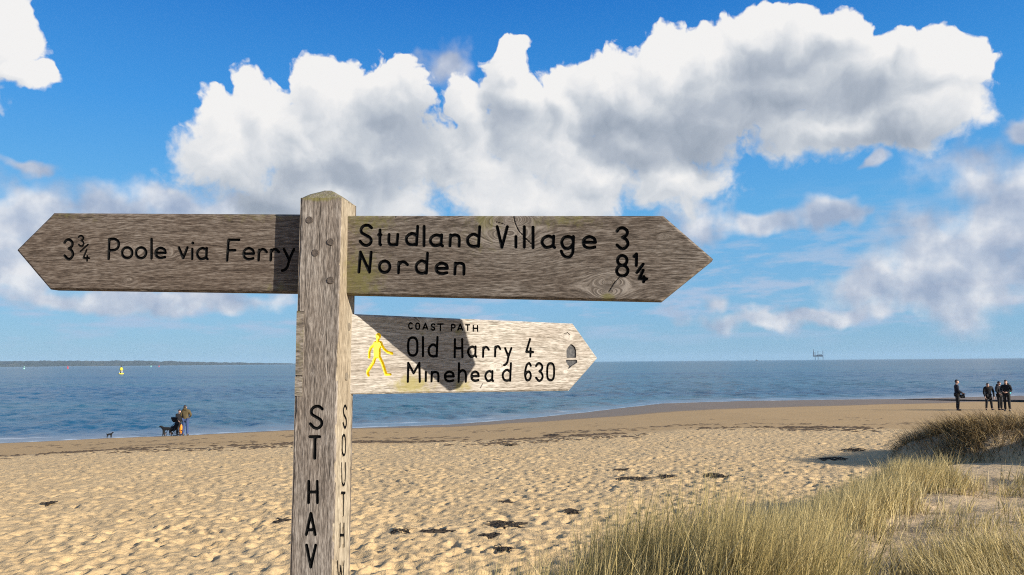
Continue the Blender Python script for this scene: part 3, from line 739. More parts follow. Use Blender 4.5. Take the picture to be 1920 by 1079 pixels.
CB = [('C',765,774.3,604.3,618.6,2.9),('O',778.3,788,605,619.2,2.9),('A',791.6,803.5,605,619.2,2.9),('S',807,816.8,606.5,620.8,2.9),('T',819,832.4,606.5,622,2.9),('P',845,854.7,607.3,622,2.9),('A',857,868.8,606.5,620.8,2.9),('T',871.7,882,608,621.5,2.9),('H',885.8,897,609.5,623,2.9),
      ('O',763,785,631,669.5),('l',790.6,795.6,630.2,670.3),('d',801.3,822.8,630.2,671),('H',850.2,869.5,634,672.5),('a',875.4,895.5,648,671.8),('r',903,919,648.8,671.8),('r',925.6,940.4,647.3,671),('y',942.7,961.2,651,687.3),('4',984.2,1002,634,671),
      ('M',762.3,789.4,678.4,718.5),('i',795.3,801.3,695.5,717.3),('.',797.8,688.2,0,688.2),('n',806.5,825,695.5,717.7),('e',831.7,853.2,694.8,717.7),('h',857.6,876.2,679.2,718.5),('e',881.4,900,694.8,716.7),('a',907.8,927,694,717.2),('d',940.4,960.5,679.2,716.5),('6',982,998.3,679.2,715.7),('3',1002.7,1019.8,679.2,716.5),('0',1023.5,1041.3,679.2,715.7)]
z6 = lambda x, y: (670 + x / 6.742, 585 + y / 6.742)
z7 = lambda x, y: (890 + x / 6.742, 585 + y / 6.742)
def walker(fc, PX, PY):
    st = [([(265,306),(266,309)],66),([(262,330),(258,370)],40),([(232,405),(250,430)],62),([(290,402),(275,440)],60),([(250,420),(252,540)],84),([(222,408),(172,452),(152,505),(150,575)],31),
          ([(298,398),(338,470),(385,510),(442,527)],31),([(236,545),(205,640),(135,745)],36),([(135,745),(128,775),(143,805)],30),([(268,545),(318,650),(345,735),(362,788)],37),([(362,793),(420,792)],27)]
    return seg_sdf(PX, PY, fc.strokes([([z6(*q) for q in p], w_ * 1.14 / 6.742) for p, w_ in st]))
def acorn(fc, PX, PY):
    a_ = poly_sdf(PX, PY, [fc.px(*z7(*q)) for q in ((1162,582),(1160,490),(1180,447),(1213,410),(1232,412),(1268,445),(1284,490),(1282,582))])
    b_ = poly_sdf(PX, PY, [fc.px(*z7(*q)) for q in ((1153,608),(1290,608),(1299,620),(1293,645),(1258,668),(1222,690),(1200,714),(1183,721),(1174,716),(1194,690),(1170,665),(1155,632))])
    return np.minimum(a_, b_)
bd1, _ = board(post, 'finger_board', 'brown left arm pointing left towards the ferry', (562, 402), (558, 549.5), (100, 399.5), (93, 543), (30, 469), 1.816, 1.865, LB, 5.3, OAK_L,
            knots=[(250,468,26,.35),(312,472,18,.35),(240,527,10,.6),(140,452,14,.3)], stain=[(530,540,60,30,.35),(480,405,120,14,.4),(140,405,80,16,.35)])
local(bd1)
bd2, _ = board(post, 'finger_board', 'upper right arm, brown oak with two lines of place names', (654, 404.5), (652, 553), (1243.5, 404.8), (1240.5, 565.5), (1338, 486.5), 1.818, 1.684, RB, 6.2, OAK,
            knots=[(955,425,42,.8),(1140,538,26,.95),(1245,444,7,.6)], cracks=[([(962,404),(966,420),(972,433),(984,446),(996,458)],1.9),([(930,417),(945,421)],1.1),([(1160,521),(1150,532),(1141,547)],1.6),([(741,403),(741,407)],2)],
            stain=[(670,520,60,60,.75),(690,415,70,30,.6),(1060,412,80,20,.55),(910,415,40,30,.6),(1140,557,16,9,.9),(900,440,60,50,.35)])
local(bd2)
bd3, _ = board(post, 'finger_board', 'pale lower right arm with yellow walking figure and acorn mark', (662, 589), (662, 740), (1075, 607), (1068, 733), (1121.5, 672), 1.860, 2.22, CB, 4.8, OAK_P,
            knots=[(935,690,16,.5),(1062,630,11,.5),(790,600,14,.6),(1060,697,3,.9)], cracks=[([(1058,627),(1064,624),(1068,628)],1.2),([(775,592),(786,603)],1.),([(905,720),(901,728)],1.)],
            stain=[(772,722,45,22,.9),(868,725,22,15,.8),(860,622,14,9,.6),(800,625,20,8,.4)],
            symbols=[('walker_symbol', YEL, .006, walker), ('acorn_symbol', INKG, .004, acorn)])
local(bd3)

# ------------------------------------------------------------------ marram grass
def blades(base, h, wd, lean_dir, lean, curl, tint, nseg=4):
    """ribbons: base (n,3); returns verts, quads, attrs"""
    n = len(base); q = np.linspace(0, 1, nseg + 1)
    dx = np.cos(lean_dir); dy = np.sin(lean_dir)
    side = rng.uniform(0, 2 * math.pi, n); sxv = np.cos(side); syv = np.sin(side)
    V = np.zeros((n, nseg + 1, 2, 3))
    ang = lean[:, None] + curl[:, None] * q[None] ** 1.3                   # angle from vertical along the blade
    st = h[:, None] / nseg
    hx = np.concatenate([np.zeros((n, 1)), np.cumsum(np.sin(ang[:, 1:]) * st, 1)], 1)
    hz_ = np.concatenate([np.zeros((n, 1)), np.cumsum(np.cos(ang[:, 1:]) * st, 1)], 1)
    ww = wd[:, None] * (1 - q[None] ** 1.6 * .9) / 2
    for k, sg in enumerate((-1, 1)):
        V[:, :, k, 0] = base[:, :1] + hx * dx[:, None] + sg * ww * sxv[:, None]
        V[:, :, k, 1] = base[:, 1:2] + hx * dy[:, None] + sg * ww * syv[:, None]
        V[:, :, k, 2] = base[:, 2:] + hz_
    b0 = np.arange(n)[:, None] * (nseg + 1) * 2 + np.arange(nseg)[None] * 2
    f = np.stack([b0, b0 + 1, b0 + 3, b0 + 2], -1).reshape(-1, 4)
    tn = np.repeat(tint, (nseg + 1) * 2); hq = np.tile(np.repeat(q, 2), n)
    return V.reshape(-1, 3), f, tn, hq
m, t, b = new_mat('marram_grass')
tn = t.attr('tint'); hq = t.attr('along')
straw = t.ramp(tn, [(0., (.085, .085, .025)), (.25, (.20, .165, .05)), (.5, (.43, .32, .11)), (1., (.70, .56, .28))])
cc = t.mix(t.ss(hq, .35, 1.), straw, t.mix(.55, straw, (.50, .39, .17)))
cc = t.mix(t.ss(hq, .30, 0.), cc, t.mix(.6, cc, (.10, .075, .035)))  # root colour darkened, standing in for shade among dense blades
t.put(b.inputs['Base Color'], cc); b.inputs['Roughness'].default_value = .6; b.inputs['Specular IOR Level'].default_value = .3
tr = t.n('ShaderNodeBsdfTranslucent', {'Color': cc}); mx = t.n('ShaderNodeMixShader', {0: .22, 1: b.outputs[0], 2: tr.outputs[0]})
t.put(m.node_tree.nodes['Material Output'].inputs['Surface'], mx.outputs[0])
GRASS = m
def grass_obj(name, parts, label, mat=None):
    V = []; Fq = []; A1 = []; A2_ = []; nb_ = 0
    for v, f, a, h in parts: V.append(v); Fq.append(f + nb_); nb_ += len(v); A1.append(a); A2_.append(h)
    o = mesh_obj(name, np.concatenate(V), np.concatenate(Fq), mat or GRASS, attrs={'tint': np.concatenate(A1), 'along': np.concatenate(A2_)})
    return tag(o, label, 'grass', kind='stuff')
def tufts(ntuft, per, xr, yr, dens, hmin, hmax, lean0, curl0, wmul=1., tintc=.5):
    bx, by, bh, bt, bd = [], [], [], [], []
    k = 0
    while k < ntuft:
        x = rng.uniform(*xr); y = rng.uniform(*yr)
        if rng.uniform() > dens(x, y): continue
        k += 1; n = int(per * rng.uniform(.5, 1.5)); r_ = rng.uniform(.05, .15)
        bx.append(x + rng.normal(0, r_, n)); by.append(y + rng.normal(0, r_, n)); sc_ = rng.uniform(.75, 1.1)
        bh.append(rng.uniform(hmin, hmax, n) * sc_); tc = np.clip(tintc + rng.normal(0, .13), 0, 1)
        bt.append(np.clip(tc + rng.normal(0, .27, n), 0, 1)); bd.append(rng.normal(lean0, .9, n))
    x = np.concatenate(bx); y = np.concatenate(by); h = np.concatenate(bh); n = len(x)
    base = np.stack([x, y, z_ground(x, y) - .03], -1)
    dist = np.hypot(x, y)
    return blades(base, h, (.0040 + dist * .00020) * rng.choice([.7, 1., 1.3, 2.1], n, p=[.3, .4, .2, .1]) * wmul, np.concatenate(bd), np.abs(rng.normal(.10, .14, n)), np.abs(rng.normal(curl0, .3, n)) + (rng.uniform(0, 1, n) < .1) * 1.0, np.concatenate(bt))
bare = [(*ground_hit(x, y)[:2], rx, ry) for x, y, rx, ry in ((1590, 1035, .85, .6), (1860, 950, 1.1, .8), (1740, 975, .8, .5), (1470, 1060, .35, .4))]
def clear(x, y):
    for bx_, by_, rx, ry in bare:
        if ((x - bx_) / rx) ** 2 + ((y - by_) / ry) ** 2 < 1: return .04
    return 1.
def patch(x, y, s_=1.1, sd=101): return float(sstep(np.array(fbm(np.array([x * s_]), np.array([y * s_]), 3, sd)[0]), -.08, .08))
def dens_front(x, y):
    sd = float(dune_sd(np.array(x), np.array(y)))
    if y < 2.6 or abs(x) < .25 and y < 4: return 0.
    if sd < .25: return 0.
    if x < (y - 2.2) * -.02 - .05 : return 0.
    return clear(x, y) * (.12 + .88 * patch(x, y)) * (1. if x > .0 else .3)
parts = []
def edge_pos(u):                                        # the leading clumps, along the lip of the dune
    return u
def dens_lip(x, y):
    sd = float(dune_sd(np.array(x), np.array(y)))
    return math.exp(-((sd - .75) / .55) ** 2) * (.08 + .92 * patch(x, y, 1.3, 131)) * clear(x, y)
parts.append(tufts(210, 44, (.25, 3.4), (5.2, 8.2), dens_lip, .35, .70, R(20), .45, 1., .52))
parts.append(tufts(150, 46, (.50, 2.0), (4.5, 5.9), lambda x, y: math.exp(-((x - 1.15) / .5) ** 2) * (.10 + .90 * patch(x, y, 1.9, 171)), .68, 1.08, R(20), .38, 1., .40))
parts.append(tufts(120, 36, (3.2, 5.0), (5.0, 6.8), lambda x, y: .3 + .7 * patch(x, y, 1.5, 201), .26, .50, R(160), .6, 1., .66))
parts.append(tufts(190, 34, (-.75, .85), (4.5, 5.6), lambda x, y: (.35 + .4 * (x + .75)) * (.3 + .7 * patch(x, y, 2.4, 181)), .58, .86, R(20), .42, 1., .45))
parts.append(tufts(430, 36, (2.4, 8.5), (7.2, 12.6), dens_lip, .32, .58, R(20), .55, 1., .64))
parts.append(tufts(300, 24, (1.8, 8.5), (4.8, 10.), dens_front, .18, .42, R(15), .6, 1., .66))
parts.append(tufts(120, 30, (5.5, 10.), (9.3, 12.), lambda x, y: (.2 + .8 * patch(x, y, 1., 191)) * clear(x, y), .22, .42, R(20), .6, 1., .62))
parts.append(tufts(45, 26, (-.1, 1.0), (4.2, 5.0), lambda x, y: 1., .25, .55, R(10), .5, 1., .40))
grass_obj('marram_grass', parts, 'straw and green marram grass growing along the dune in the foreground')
# drooping old grass on the hummock
DEAD, t, b = new_mat('old_brown_grass')
tn = t.attr('tint'); hq = t.attr('along')
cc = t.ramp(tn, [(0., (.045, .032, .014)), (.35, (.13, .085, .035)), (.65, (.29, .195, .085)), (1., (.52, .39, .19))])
cc = t.mix(t.ss(hq, .4, 0.), cc, t.mix(.6, cc, (.05, .035, .018)))  # lower blade colour darkened to paint the shadow inside the hummock grass
t.put(b.inputs['Base Color'], cc); b.inputs['Roughness'].default_value = .7; b.inputs['Specular IOR Level'].default_value = .2
def dens_h(x, y):
    h = float(hum(np.array([x]), np.array([y]))[0]); return sstep(np.array(h), .03, .30) * (.35 + .65 * patch(x, y, .8, 151))
pts = []
while len(pts) < 3300:
    x = rng.uniform(8., 18.5); y = rng.uniform(15.8, 22.5)
    if rng.uniform() < dens_h(x, y): pts.append((x, y))
bx = np.concatenate([p[0] + rng.normal(0, .12, 11) for p in pts]); by = np.concatenate([p[1] + rng.normal(0, .12, 11) for p in pts]); n = len(bx)
e_ = .15; gxx = hum(bx + e_, by) - hum(bx - e_, by); gyy = hum(bx, by + e_) - hum(bx, by - e_)
ld = np.arctan2(-gyy, -gxx) + rng.normal(0, .7, n)
ph = blades(np.stack([bx, by, z_ground(bx, by) - .03], -1), rng.uniform(.30, .72, n), rng.uniform(.007, .013, n), ld, np.abs(rng.normal(.45, .3, n)), np.abs(rng.normal(1.25, .4, n)), np.clip(rng.normal(.55, .26, n), 0, 1), 5)
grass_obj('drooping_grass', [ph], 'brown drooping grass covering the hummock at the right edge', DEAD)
# dead stalks lying on the bare dune sand
st = []
for bx_, by_, rx, ry in bare[:3]:
    n = 130; x = bx_ + rng.normal(0, rx * .9, n); y = by_ + rng.normal(0, ry, n)
    st.append(blades(np.stack([x, y, z_ground(x, y) + .05], -1), rng.uniform(.15, .5, n), rng.uniform(.004, .007, n), rng.uniform(0, 6.3, n), rng.uniform(1.35, 1.52, n), rng.normal(0, .12, n), np.clip(rng.normal(.85, .12, n), 0, 1), 3))
grass_obj('dead_stalks', st, 'dry pale stalks lying on the bare dune sand')

# ------------------------------------------------------------------ seaweed
WEED = plain('dark_seaweed', (.034, .023, .013), .85, .6, 12.)
WEED2 = plain('dry_wrack', (.105, .066, .033), .95, .6, 6.)
def weed_mesh(name, cx_, cy2, rx, ry, n, mat, big=1., hgt=.03):
    V, Fq = [], []
    for k in range(n):
        a = rng.uniform(0, 6.28); r_ = math.sqrt(rng.uniform()); x = cx_ + rx * r_ * math.cos(a); y = cy2 + ry * r_ * math.sin(a)
        L = rng.uniform(.06, .22) * big; th = rng.normal(0, .6); wd = rng.uniform(.005, .013) * big; b0 = len(V)
        for q in range(4):
            u = q / 3; px_ = x + L * (u - .5) * math.cos(th) + .03 * big * math.sin(u * 5 + k); py_ = y + L * (u - .5) * math.sin(th) + .03 * big * math.cos(u * 4 + k)
            zz = float(z_ground(px_, py_)) + (float(hm_at(np.array([px_]), np.array([py_]))[0]) if py_ > 4 else 0) + hgt * (.4 + rng.uniform(0, 1.) * (1 - r_ * .7))
            V += [(px_ - wd * math.sin(th), py_ + wd * math.cos(th), zz), (px_ + wd * math.sin(th), py_ - wd * math.cos(th), zz), (px_, py_, zz + .012 * big)]
        for q in range(3):
            i = b0 + q * 3; Fq += [(i, i + 3, i + 5, i + 2), (i + 2, i + 5, i + 4, i + 1), (i + 1, i + 4, i + 3, i)]
    return mesh_obj(name, V, np.array(Fq), mat)
clumps = [(752,1001,16,4,'dark seaweed scrap on sand just right of the post foot'),(818,1000,26,4,'dark flat seaweed clump beside the scrap right of the post'),(945,987,44,7,'largest dark seaweed clump on the sand before the front grass'),
          (918,1008,12,4,'small dark clump below the largest seaweed clump'),(946,1035,14,5,'small dark clump close to the tips of the front grass'),(531,979,14,3.5,'seaweed scrap on sand touching the left side of the post'),(946,944,10,3,'tiny dark scrap above the largest seaweed clump'),
          (1188,899,34,4,'long dark seaweed clump on open sand towards the dune'),(1250,895,16,3,'seaweed scrap at the right end of the long clump'),(1165,883,14,2.5,'faint seaweed streak behind the long clump on open sand'),(1560,862,30,3,'long dark seaweed streak left of the grassy hummock'),(1345,895,22,3,'thin dark seaweed streak midway between post and hummock'),
          (1600,845,24,3,'dark seaweed heap nearest the left flank of the hummock'),(1335,892,10,2,'tiny dark scrap on the left end of the thin streak'),(1073,963,8,4,'round dark scrap just behind the tall front grass'),(95,945,8,2.5,'tiny dark scrap alone on the sand at far left'),(957,835,10,2.,'dark seaweed scrap on the drift line at mid frame'),(1035,817,18,2.5,'dark seaweed patch on damp sand above the drift line')]
for x, y, rx, ry, lab in clumps:
    p = ground_hit(x, y); k_ = p[1] / F; dep = ry * k_ * p[1] / (CZ - p[2]) 
    o = weed_mesh('seaweed_clump', p[0], p[1], rx * .85 * k_, max(dep * .8, .10), int(22 + rx * 1.2), WEED, .9 + p[1] * .012, .022)
    tag(o, lab, 'seaweed', 'seaweed clumps scattered on the sand')
V, Fq = [], []
def wrack(n, off, sp, hgt):
    for k in range(n):
        x = rng.uniform(-24, 24); 
        if float(vnoise(np.array([x * .55 + off * 3]), np.array([off * 1.7]), 33)[0]) < rng.uniform(.25, .75): continue
        y = float(y_k(x)) + off + rng.normal(0, sp) + math.sin(x * .7) * .35
        z = float(z_ground(x, y)) + float(hm_at(np.array([x]), np.array([y]))[0]); L = rng.uniform(.05, .24); th = rng.normal(0, .5); wd = rng.uniform(.015, .045); h = rng.uniform(.2, 1) * hgt; b0 = len(V)
        c_, s_ = math.cos(th), math.sin(th)
        V.extend([(x - L * c_ - wd * s_, y - L * s_ + wd * c_, z), (x - L * c_ + wd * s_, y - L * s_ - wd * c_, z), (x + L * c_ + wd * s_, y + L * s_ - wd * c_, z + .01), (x + L * c_ - wd * s_, y + L * s_ + wd * c_, z + .01), (x, y, z + h)])
        Fq.extend([(b0, b0 + 1, b0 + 4), (b0 + 1, b0 + 2, b0 + 4), (b0 + 2, b0 + 3, b0 + 4), (b0 + 3, b0, b0 + 4)])
wrack(2600, .3, .40, .06); wrack(1500, -1.6, .6, .05); wrack(700, 3.2, .5, .03); wrack(500, 8., 1.2, .02)
o = mesh_obj('drift_line', V, np.array(Fq), WEED2); tag(o, 'broken dark line of dried seaweed along the top of the damp sand', 'seaweed', kind='stuff')
# dark bank at the water's edge behind the walkers
V, Fq = [], []
xs_ = np.linspace(0, 1, 60)
for u in xs_:
    p = ground_hit(1690 + u * 330, 749.5 + u * 7.5, False); h = .20 * u ** .7 + .05 * min(1, u * 4) * float(fbm(np.array([u * 12]), np.array([3.]), 3, 7)[0]); z0 = float(z_ground(p[0], p[1])); zt = z0 + h + .02
    V += [(p[0], p[1] - .5, z0 - .1), (p[0], p[1] - .35, zt - .02), (p[0], p[1] + .35, zt), (p[0], p[1] + .6, z0 - .1)]
for i in range(59):
    for k in range(3): Fq.append((i * 4 + k, i * 4 + k + 1, i * 4 + 5 + k, i * 4 + 4 + k))
o = mesh_obj('dark_bank', V, np.array(Fq), WEED); tag(o, 'long low black bank at the water edge behind the group of walkers', 'bank', kind='stuff')  # low raised dark strip, sharing the weed clumps' material

# ------------------------------------------------------------------ people and dogs
def skin(name, verts, edges, rad, mat, parent=None, sub=1, root=0):
    me = bpy.data.meshes.new('tmp'); me.from_pydata(verts, edges, []); ob = bpy.data.objects.new('tmp', me); col.objects.link(ob)
    md = ob.modifiers.new('skin', 'SKIN'); md.use_smooth_shade = True
    for i, r_ in enumerate(rad):
        r_ = (r_, r_) if not hasattr(r_, '__len__') else r_
        me.skin_vertices[0].data[i].radius = r_; me.skin_vertices[0].data[i].use_root = (i == root)
    s_ = ob.modifiers.new('sub', 'SUBSURF'); s_.levels = sub; s_.render_levels = sub
    dg = bpy.context.evaluated_depsgraph_get(); em = bpy.data.meshes.new_from_object(ob.evaluated_get(dg)); em.name = name
    bpy.data.objects.remove(ob); bpy.data.meshes.remove(me)
    em.materials.clear(); em.materials.append(mat)
    o = bpy.data.objects.new(name, em); col.objects.link(o); o.parent = parent
    return o
SKINM = plain('skin', (.42, .25, .18), .6, .1, 20.)
BLK = plain('black_cloth', (.005, .005, .007), .95, .35, 12.); NAVY = plain('navy_cloth', (.008, .011, .022), .95, .3, 12.)
OLIVE = plain('olive_cloth', (.085, .062, .025), .9, .25, 10.); JEAN = plain('blue_denim', (.035, .06, .15), .9, .25, 15.)
HAIR = plain('dark_hair', (.03, .02, .014), .7, .4, 30.); DTR = plain('dark_trousers', (.010, .009, .009), .95, .3, 12.)
SHOE = plain('dark_shoe', (.02, .018, .016), .6, .2, 20.); WHT = plain('white_trim', (.7, .7, .7), .6, .1, 10.)
ORG = plain('orange_plastic', (.85, .26, .01), .5, .12, 9.); TURQ = plain('turquoise_fabric', (.05, .42, .46), .7, .15, 10.); DOGM = plain('black_fur', (.004, .004, .004), .95, .4, 25.)
def head_mesh():
    n, mrow = 14, 10; V = []
    for i in range(mrow + 1):
        ph_ = math.pi * i / mrow; z = .118 * math.cos(ph_); rr = math.sin(ph_)
        for k in range(n):
            a = 2 * math.pi * k / n; x = .077 * rr * math.cos(a); y = .095 * rr * math.sin(a)
            if z < -.02: x *= 1 - (-.02 - z) * 2.6; y = y * (1 - (-.02 - z) * 1.2) - .012 * rr
            front = max(0, -math.sin(a)) ** 8
            if abs(z + .012) < .03: y -= .022 * front * rr                # nose
            if abs(z - .018) < .02: y += .008 * (max(0, -math.sin(a)) ** 2) * (abs(math.cos(a)) > .2)  # eye sockets
            if abs(z + .066) < .014: y -= .006 * front                      # lips
            if abs(z) < .03 and abs(math.cos(a)) > .97: x *= 1.16            # ears
            V.append((x, y, z))
    return V, grid_faces(mrow + 1, n, True)
HV, HF = head_mesh()
def person(label, loc, H, facing, J, top, bottom, hairm, hood=None, shoes=SHOE, group=None, hat=None, coat=.10):
    """J: joint overrides (metres, for a 1.75 m person facing -Y)"""
    s_ = H / 1.75
    D = dict(pel=(0, 0, .93), sp=(0, 0, 1.12), ch=(0, .01, 1.34), nk=(0, .01, 1.48), hd=(0, -.015, 1.615),
             shl=(-.19, .01, 1.40), ell=(-.25, .02, 1.13), wrl=(-.25, -.05, .89), shr=(.19, .01, 1.40), elr=(.25, .02, 1.13), wrr=(.25, -.05, .89),
             hpl=(-.095, 0, .90), knl=(-.105, -.015, .49), anl=(-.11, .015, .08), tol=(-.125, -.14, .035), hpr=(.095, 0, .90), knr=(.105, -.015, .49), anr=(.11, .015, .08), tor=(.125, -.14, .035))
    D.update(J); K = list(D); V = {k: tuple(np.array(v) * s_) for k, v in D.items()}
    root = empty('person', loc, facing); tag(root, label, 'person', group)
    def chain(name, pairs, rad, mat, root_k, sub=1, extra=()):
        ks = []; 
        for a, b_ in pairs:
            for q in (a, b_):
                if q not in ks: ks.append(q)
        vs = [V[k] if isinstance(k, str) else tuple(np.array(k) * s_) for k in ks]
        ed = [(ks.index(a), ks.index(b_)) for a, b_ in pairs]
        rd = [(np.array(rad[k]) * s_ if hasattr(rad.get(k, .03), '__len__') else rad.get(k, .009) * s_) for k in ks]
        return skin(name, vs, ed, rd, mat, root, sub, ks.index(root_k))
    # body: trunk, limbs, hands with five fingers
    pr = [('pel', 'sp'), ('sp', 'ch'), ('ch', 'nk'), ('nk', 'hd')]; rad = dict(pel=(.13, .09), sp=(.12, .085), ch=(.14, .10), nk=.055, hd=.07, shl=.055, shr=.055, ell=.042, elr=.042, wrl=.03, wrr=.03, hpl=.08, hpr=.08, knl=.056, knr=.056, anl=.042, anr=.042, tol=.036, tor=.036)
    for q in 'lr':
        pr += [('ch', 'sh' + q), ('sh' + q, 'el' + q), ('el' + q, 'wr' + q), ('pel', 'hp' + q), ('hp' + q, 'kn' + q), ('kn' + q, 'an' + q), ('an' + q, 'to' + q)]
        wv = np.array(D['wr' + q]); dv = wv - np.array(D['el' + q]); dv /= np.linalg.norm(dv); sd_ = np.cross(dv, (1 if q == 'l' else -1, 0, .2)); sd_ /= np.linalg.norm(sd_) + 1e-9
        pal = tuple(wv + dv * .075); rad[pal] = (.034, .02); pr.append(('wr' + q, pal)); bend = np.cross(sd_, dv) * .02
        for f_, (o_, L_) in enumerate(((-.028, .07), (-.010, .085), (.010, .08), (.028, .062))):
            a_ = tuple(np.array(pal) + sd_ * o_ + dv * L_ * .5); b_ = tuple(np.array(pal) + sd_ * o_ * 1.1 + dv * L_ + bend); pr += [(pal, a_), (a_, b_)]
        th_ = tuple(wv + dv * .06 - sd_ * .06 + bend); pr.append((pal, th_))
    body = chain('body', pr, rad, SKINM, 'pel')
    hv = np.array(HV) * s_ + np.array(V['hd']); hd = mesh_obj('head', hv, HF, SKINM, root, True)
    # clothes
    jr = dict(pel=(.175, .135), sp=(.17, .13), ch=(.185, .135), nk=.075, shl=.085, shr=.085, ell=.066, elr=.066, wrl=.046, wrr=.046)
    hem = tuple(np.array(D['pel']) + (0, 0, -coat)); jr[hem] = (.185, .14)
    wl = {}
    jp = [(hem, 'pel'), ('pel', 'sp'), ('sp', 'ch'), ('ch', 'nk')]
    for q in 'lr': jp += [('ch', 'sh' + q), ('sh' + q, 'el' + q), ('el' + q, 'wr' + q)]
    jk = chain('jacket', jp, jr, top, 'ch', 2)
    tp = [('pel', 'hpl'), ('pel', 'hpr')]; trd = dict(pel=(.14, .11), hpl=.105, hpr=.105, knl=.075, knr=.075, anl=.062, anr=.062)
    for q in 'lr': tp += [('hp' + q, 'kn' + q), ('kn' + q, 'an' + q)]
    chain('trousers', tp, trd, bottom, 'pel', 2)
    for q in 'lr':
        a_ = np.array(D['an' + q]); b_ = np.array(D['to' + q]); heel = tuple(a_ + (0, .05, -.035)); mid_ = tuple((a_ + b_) / 2 + (0, 0, -.01))
        chain('shoe', [(heel, mid_), (mid_, 'to' + q)], {heel: .045, mid_: .05, 'to' + q: .038}, shoes, mid_)
    # hair / hat: shell over the back and top of the head
    hv2 = np.array(HV); keep = (hv2[:, 2] > .035) | ((hv2[:, 1] > .012) & (hv2[:, 2] > -.06)); lim = (hv2[:, 2] > .02) if hat else keep
    hv2 = hv2 * 1.13 + (0, .006, .006); fs = [f for f in HF if lim[f].all()]
    ix, ff = sub_mesh(hv2, fs); mesh_obj('hat' if hat else 'hair', hv2[ix] * s_ + np.array(V['hd']), ff, hat or hairm, root, True)
    if hood is not None:
        h0 = np.array(D['nk']); a_ = tuple(h0 + (-.11, .03, .0)); b_ = tuple(h0 + (0, .11, .02)); c_ = tuple(h0 + (.11, .03, .0)); bk = tuple(h0 + (0, .09, .10))
        chain('hood', [(a_, b_), (b_, c_), (b_, bk)], {a_: .06, b_: .075, c_: .06, bk: .06}, hood, b_, 2)
    return root, V, s_
def ground_at(px, py):
    p = ground_hit(px, py); return p
def place(px, py):
    p = ground_hit(px, py, False); return (p[0], p[1], float(z_ground(p[0], p[1])) + .01)
# left pair at the water's edge
pA = place(347, 817.5); pB = place(334.5, 817); k45 = pA[1] / F
rootA, VA, sA = person('person seen from behind in olive hooded jacket and blue jeans by the water', pA, 56.5 * k45, R(180), dict(hd=(.03, .05, 1.60), nk=(.0, .02, 1.48), elr=(.27, .03, 1.16), wrr=(.17, -.10, 1.02), ell=(-.31, .03, 1.17), wrl=(-.19, -.12, 1.05), anl=(-.13, .01, .08), anr=(.12, .0, .08)), OLIVE, JEAN, HAIR, hood=OLIVE, group='people on the beach')
rootB, VB, sB = person('person in black coat and dark beanie beside the olive jacket, holding an orange bag', pB, 49.5 * k45, R(62), dict(hd=(0, -.03, 1.61), ell=(-.23, -.05, 1.14), wrl=(-.20, -.22, .98), elr=(.24, .03, 1.13), wrr=(.23, -.10, .90)), BLK, DTR, HAIR, group='people on the beach', hat=NAVY)
# orange bag hanging by the second person
pg = np.array(atY(339.6, 803.5, pB[1] - .35)); mb = MB()
V = []; n_ = 12
for z, rx, ry in ((-.30, .10, .06), (-.285, .13, .08), (-.12, .125, .085), (.05, .10, .06), (.17, .055, .03), (.21, .03, .02), (.235, .012, .012)):
    for k in range(n_): a = 2 * math.pi * k / n_; V.append((pg[0] + rx * math.cos(a) * (1 + .08 * math.sin(3 * a + z * 20)), pg[1] + ry * math.sin(a), pg[2] + z))
fs = [(i * n_ + k, i * n_ + (k + 1) % n_, (i + 1) * n_ + (k + 1) % n_, (i + 1) * n_ + k) for i in range(6) for k in range(n_)] + [tuple(range(n_))[::-1], tuple(6 * n_ + k for k in range(n_))]
o = mesh_obj('carrier_bag', V, fs, ORG, None, True); tag(o, 'bright orange bag hanging between the two people by the water', 'bag')
# dogs
def dog(label, loc, L, facing, headup=.18, tail=.25):
    root = empty('dog', loc, facing); tag(root, label, 'dog', 'black dogs at the water edge')
    k = L; H_ = .62 * L
    v = [(0, 0, H_), (.30 * k, 0, H_ * 1.0), (-.36 * k, 0, H_ * .98), (.46 * k, 0, H_ * 1.12 + headup * k * .4), (.56 * k, 0, H_ * 1.18 + headup * k), (.74 * k, 0, H_ * 1.12 + headup * k * .9),
         (-.50 * k, 0, H_ * 1.02), (-.66 * k, 0, H_ * (.9 + tail))]
    e_ = [(0, 1), (1, 3), (3, 4), (4, 5), (0, 2), (2, 6), (6, 7)]; r_ = [(.15 * k, .16 * k), (.15 * k, .20 * k), (.13 * k, .15 * k), .11 * k, .11 * k, .055 * k, .035 * k, .015 * k]
    for sx_, yy in ((1, .085), (1, -.085)):
        b0 = len(v); sh_ = .04 * k * (1 if yy > 0 else -1)
        v += [(.30 * k, yy * k, H_ * .72), (.30 * k + sh_ * .3, yy * k, H_ * .38), (.31 * k + sh_, yy * k, .03 * k), (.36 * k + sh_, yy * k, .022 * k)]; e_ += [(1, b0), (b0, b0 + 1), (b0 + 1, b0 + 2), (b0 + 2, b0 + 3)]; r_ += [.08 * k, .058 * k, .046 * k, .045 * k]
        b0 = len(v)
        v += [(-.34 * k, yy * k, H_ * .72), (-.28 * k - sh_ * .5, yy * k, H_ * .48), (-.44 * k - sh_, yy * k, H_ * .30), (-.41 * k - sh_, yy * k, .03 * k), (-.36 * k - sh_, yy * k, .022 * k)]
        e_ += [(2, b0), (b0, b0 + 1), (b0 + 1, b0 + 2), (b0 + 2, b0 + 3), (b0 + 3, b0 + 4)]; r_ += [.11 * k, .085 * k, .055 * k, .045 * k, .045 * k]
    skin('body', v, e_, r_, DOGM, root, 2)
    for yy in (-.06, .06):
        skin('ear', [(.53 * k, yy * k, H_ * 1.24 + headup * k), (.51 * k, yy * 1.35 * k, H_ * 1.12 + headup * k)], [(0, 1)], [.03 * k, .02 * k], DOGM, root, 1)
    return root
